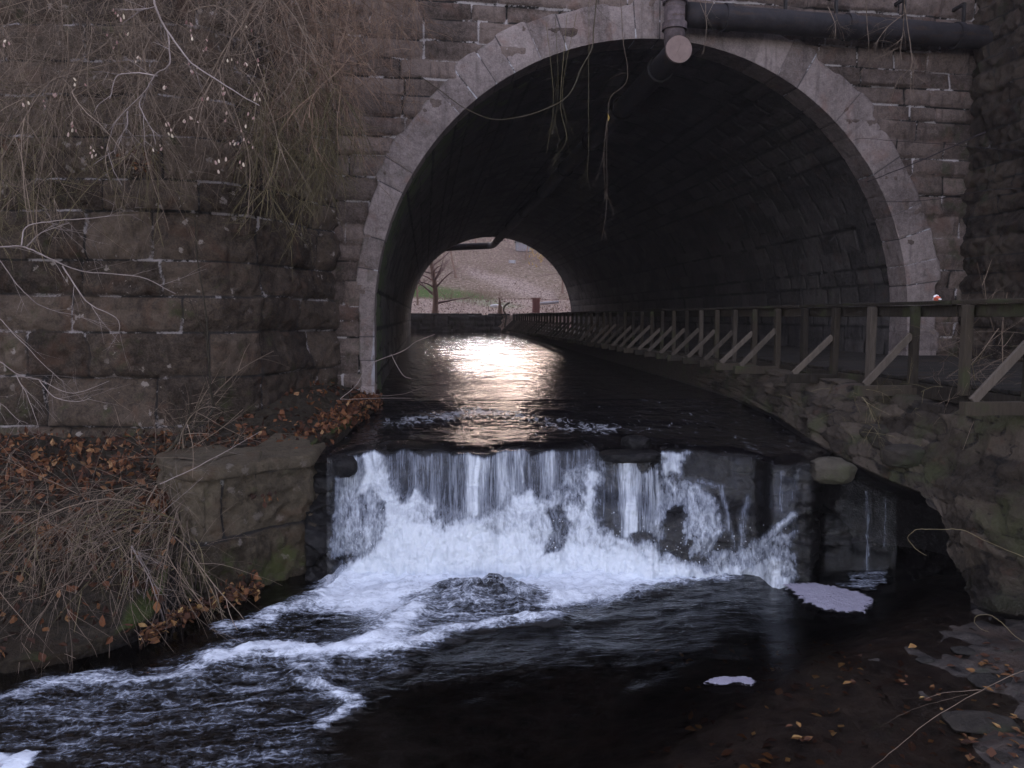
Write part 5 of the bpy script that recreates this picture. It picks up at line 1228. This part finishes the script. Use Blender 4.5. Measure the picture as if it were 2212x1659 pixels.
# curved rail end post of the boardwalk
c = np.array([RX-.55, 56.9, 2.3]); m = MB(); m.tube(catmull([c, c+[.1, 0, .8], c+[-.08, 0, 1.15], c+[.0, 0, 1.5], c+[.35, 0, 1.75]], 6)-np.array(bw.location), .06, 8, .5, True); m.build('end_post', M['pale_timber'], bw, True)

# ------------------------------------------------------------------ thin haze added to lift the dark tones, as lens flare would
hz_m = bpy.data.materials.new('shadow_lift_haze'); hz_m.use_nodes = True; ht = hz_m.node_tree; ht.nodes.clear()
ho = ht.nodes.new('ShaderNodeOutputMaterial'); hv_ = ht.nodes.new('ShaderNodeVolumePrincipled'); hv_.inputs['Color'].default_value = (.86, .80, .82, 1); hv_.inputs['Density'].default_value = .0010; hv_.inputs['Anisotropy'].default_value = .2
ht.links.new(hv_.outputs[0], ho.inputs['Volume'])
m = MB(); m.box((5, 60, 18), (300, 200, 41.4)); hb = m.build('haze', hz_m); tag(hb, kind='stuff')
# ------------------------------------------------------------------ camera, light, world
cd = bpy.data.cameras.new('camera'); cam = bpy.data.objects.new('camera', cd); COL.objects.link(cam)
cd.sensor_width = 36; cd.lens = 36*FPX/2212; cd.clip_end = 1000; cd.clip_start = .05
cam.matrix_world = Matrix(((RT[0], UP[0], -FW[0], EYE[0]), (RT[1], UP[1], -FW[1], EYE[1]), (RT[2], UP[2], -FW[2], EYE[2]), (0, 0, 0, 1)))
SC.camera = cam
SUN_EL, SUN_AZ = math.radians(13.2), math.radians(4)     # veiled low sun beyond the far hill (azimuth from +Y toward +X)
w = bpy.data.worlds.new('World'); SC.world = w; w.use_nodes = True
nt = w.node_tree; bg = nt.nodes['Background']; sky = nt.nodes.new('ShaderNodeTexSky'); sky.sky_type = 'NISHITA'
sky.sun_disc = False; sky.sun_elevation = SUN_EL; sky.sun_rotation = SUN_AZ; sky.dust_density = 1.5; sky.ozone_density = 1.5
hs = nt.nodes.new('ShaderNodeHueSaturation'); hs.inputs['Saturation'].default_value = .58     # thin cloud greys the sky
mxs = nt.nodes.new('ShaderNodeMix'); mxs.data_type = 'RGBA'; mxs.blend_type = 'MULTIPLY'; mxs.inputs[0].default_value = 1; mxs.inputs[7].default_value = (1.09, .95, .995, 1)
nt.links.new(sky.outputs[0], hs.inputs['Color']); nt.links.new(hs.outputs[0], mxs.inputs[6]); nt.links.new(mxs.outputs[2], bg.inputs[0]); bg.inputs[1].default_value = .12
sd = bpy.data.lights.new('sun', 'SUN'); so = bpy.data.objects.new('sun', sd); COL.objects.link(so)
sd.energy = .11; sd.angle = math.radians(4.5); sd.color = (.98, .97, 1)
dirv = Vector((math.sin(SUN_AZ)*math.cos(SUN_EL), math.cos(SUN_AZ)*math.cos(SUN_EL), math.sin(SUN_EL)))
so.rotation_euler = dirv.to_track_quat('Z', 'Y').to_euler()
vs = SC.view_settings; vs.view_transform = 'Standard'; vs.look = 'None'; vs.exposure = 2.58; vs.gamma = 1
cy = SC.cycles; cy.use_denoising = True; cy.max_bounces = 8; cy.transparent_max_bounces = 12; cy.sample_clamp_indirect = 6
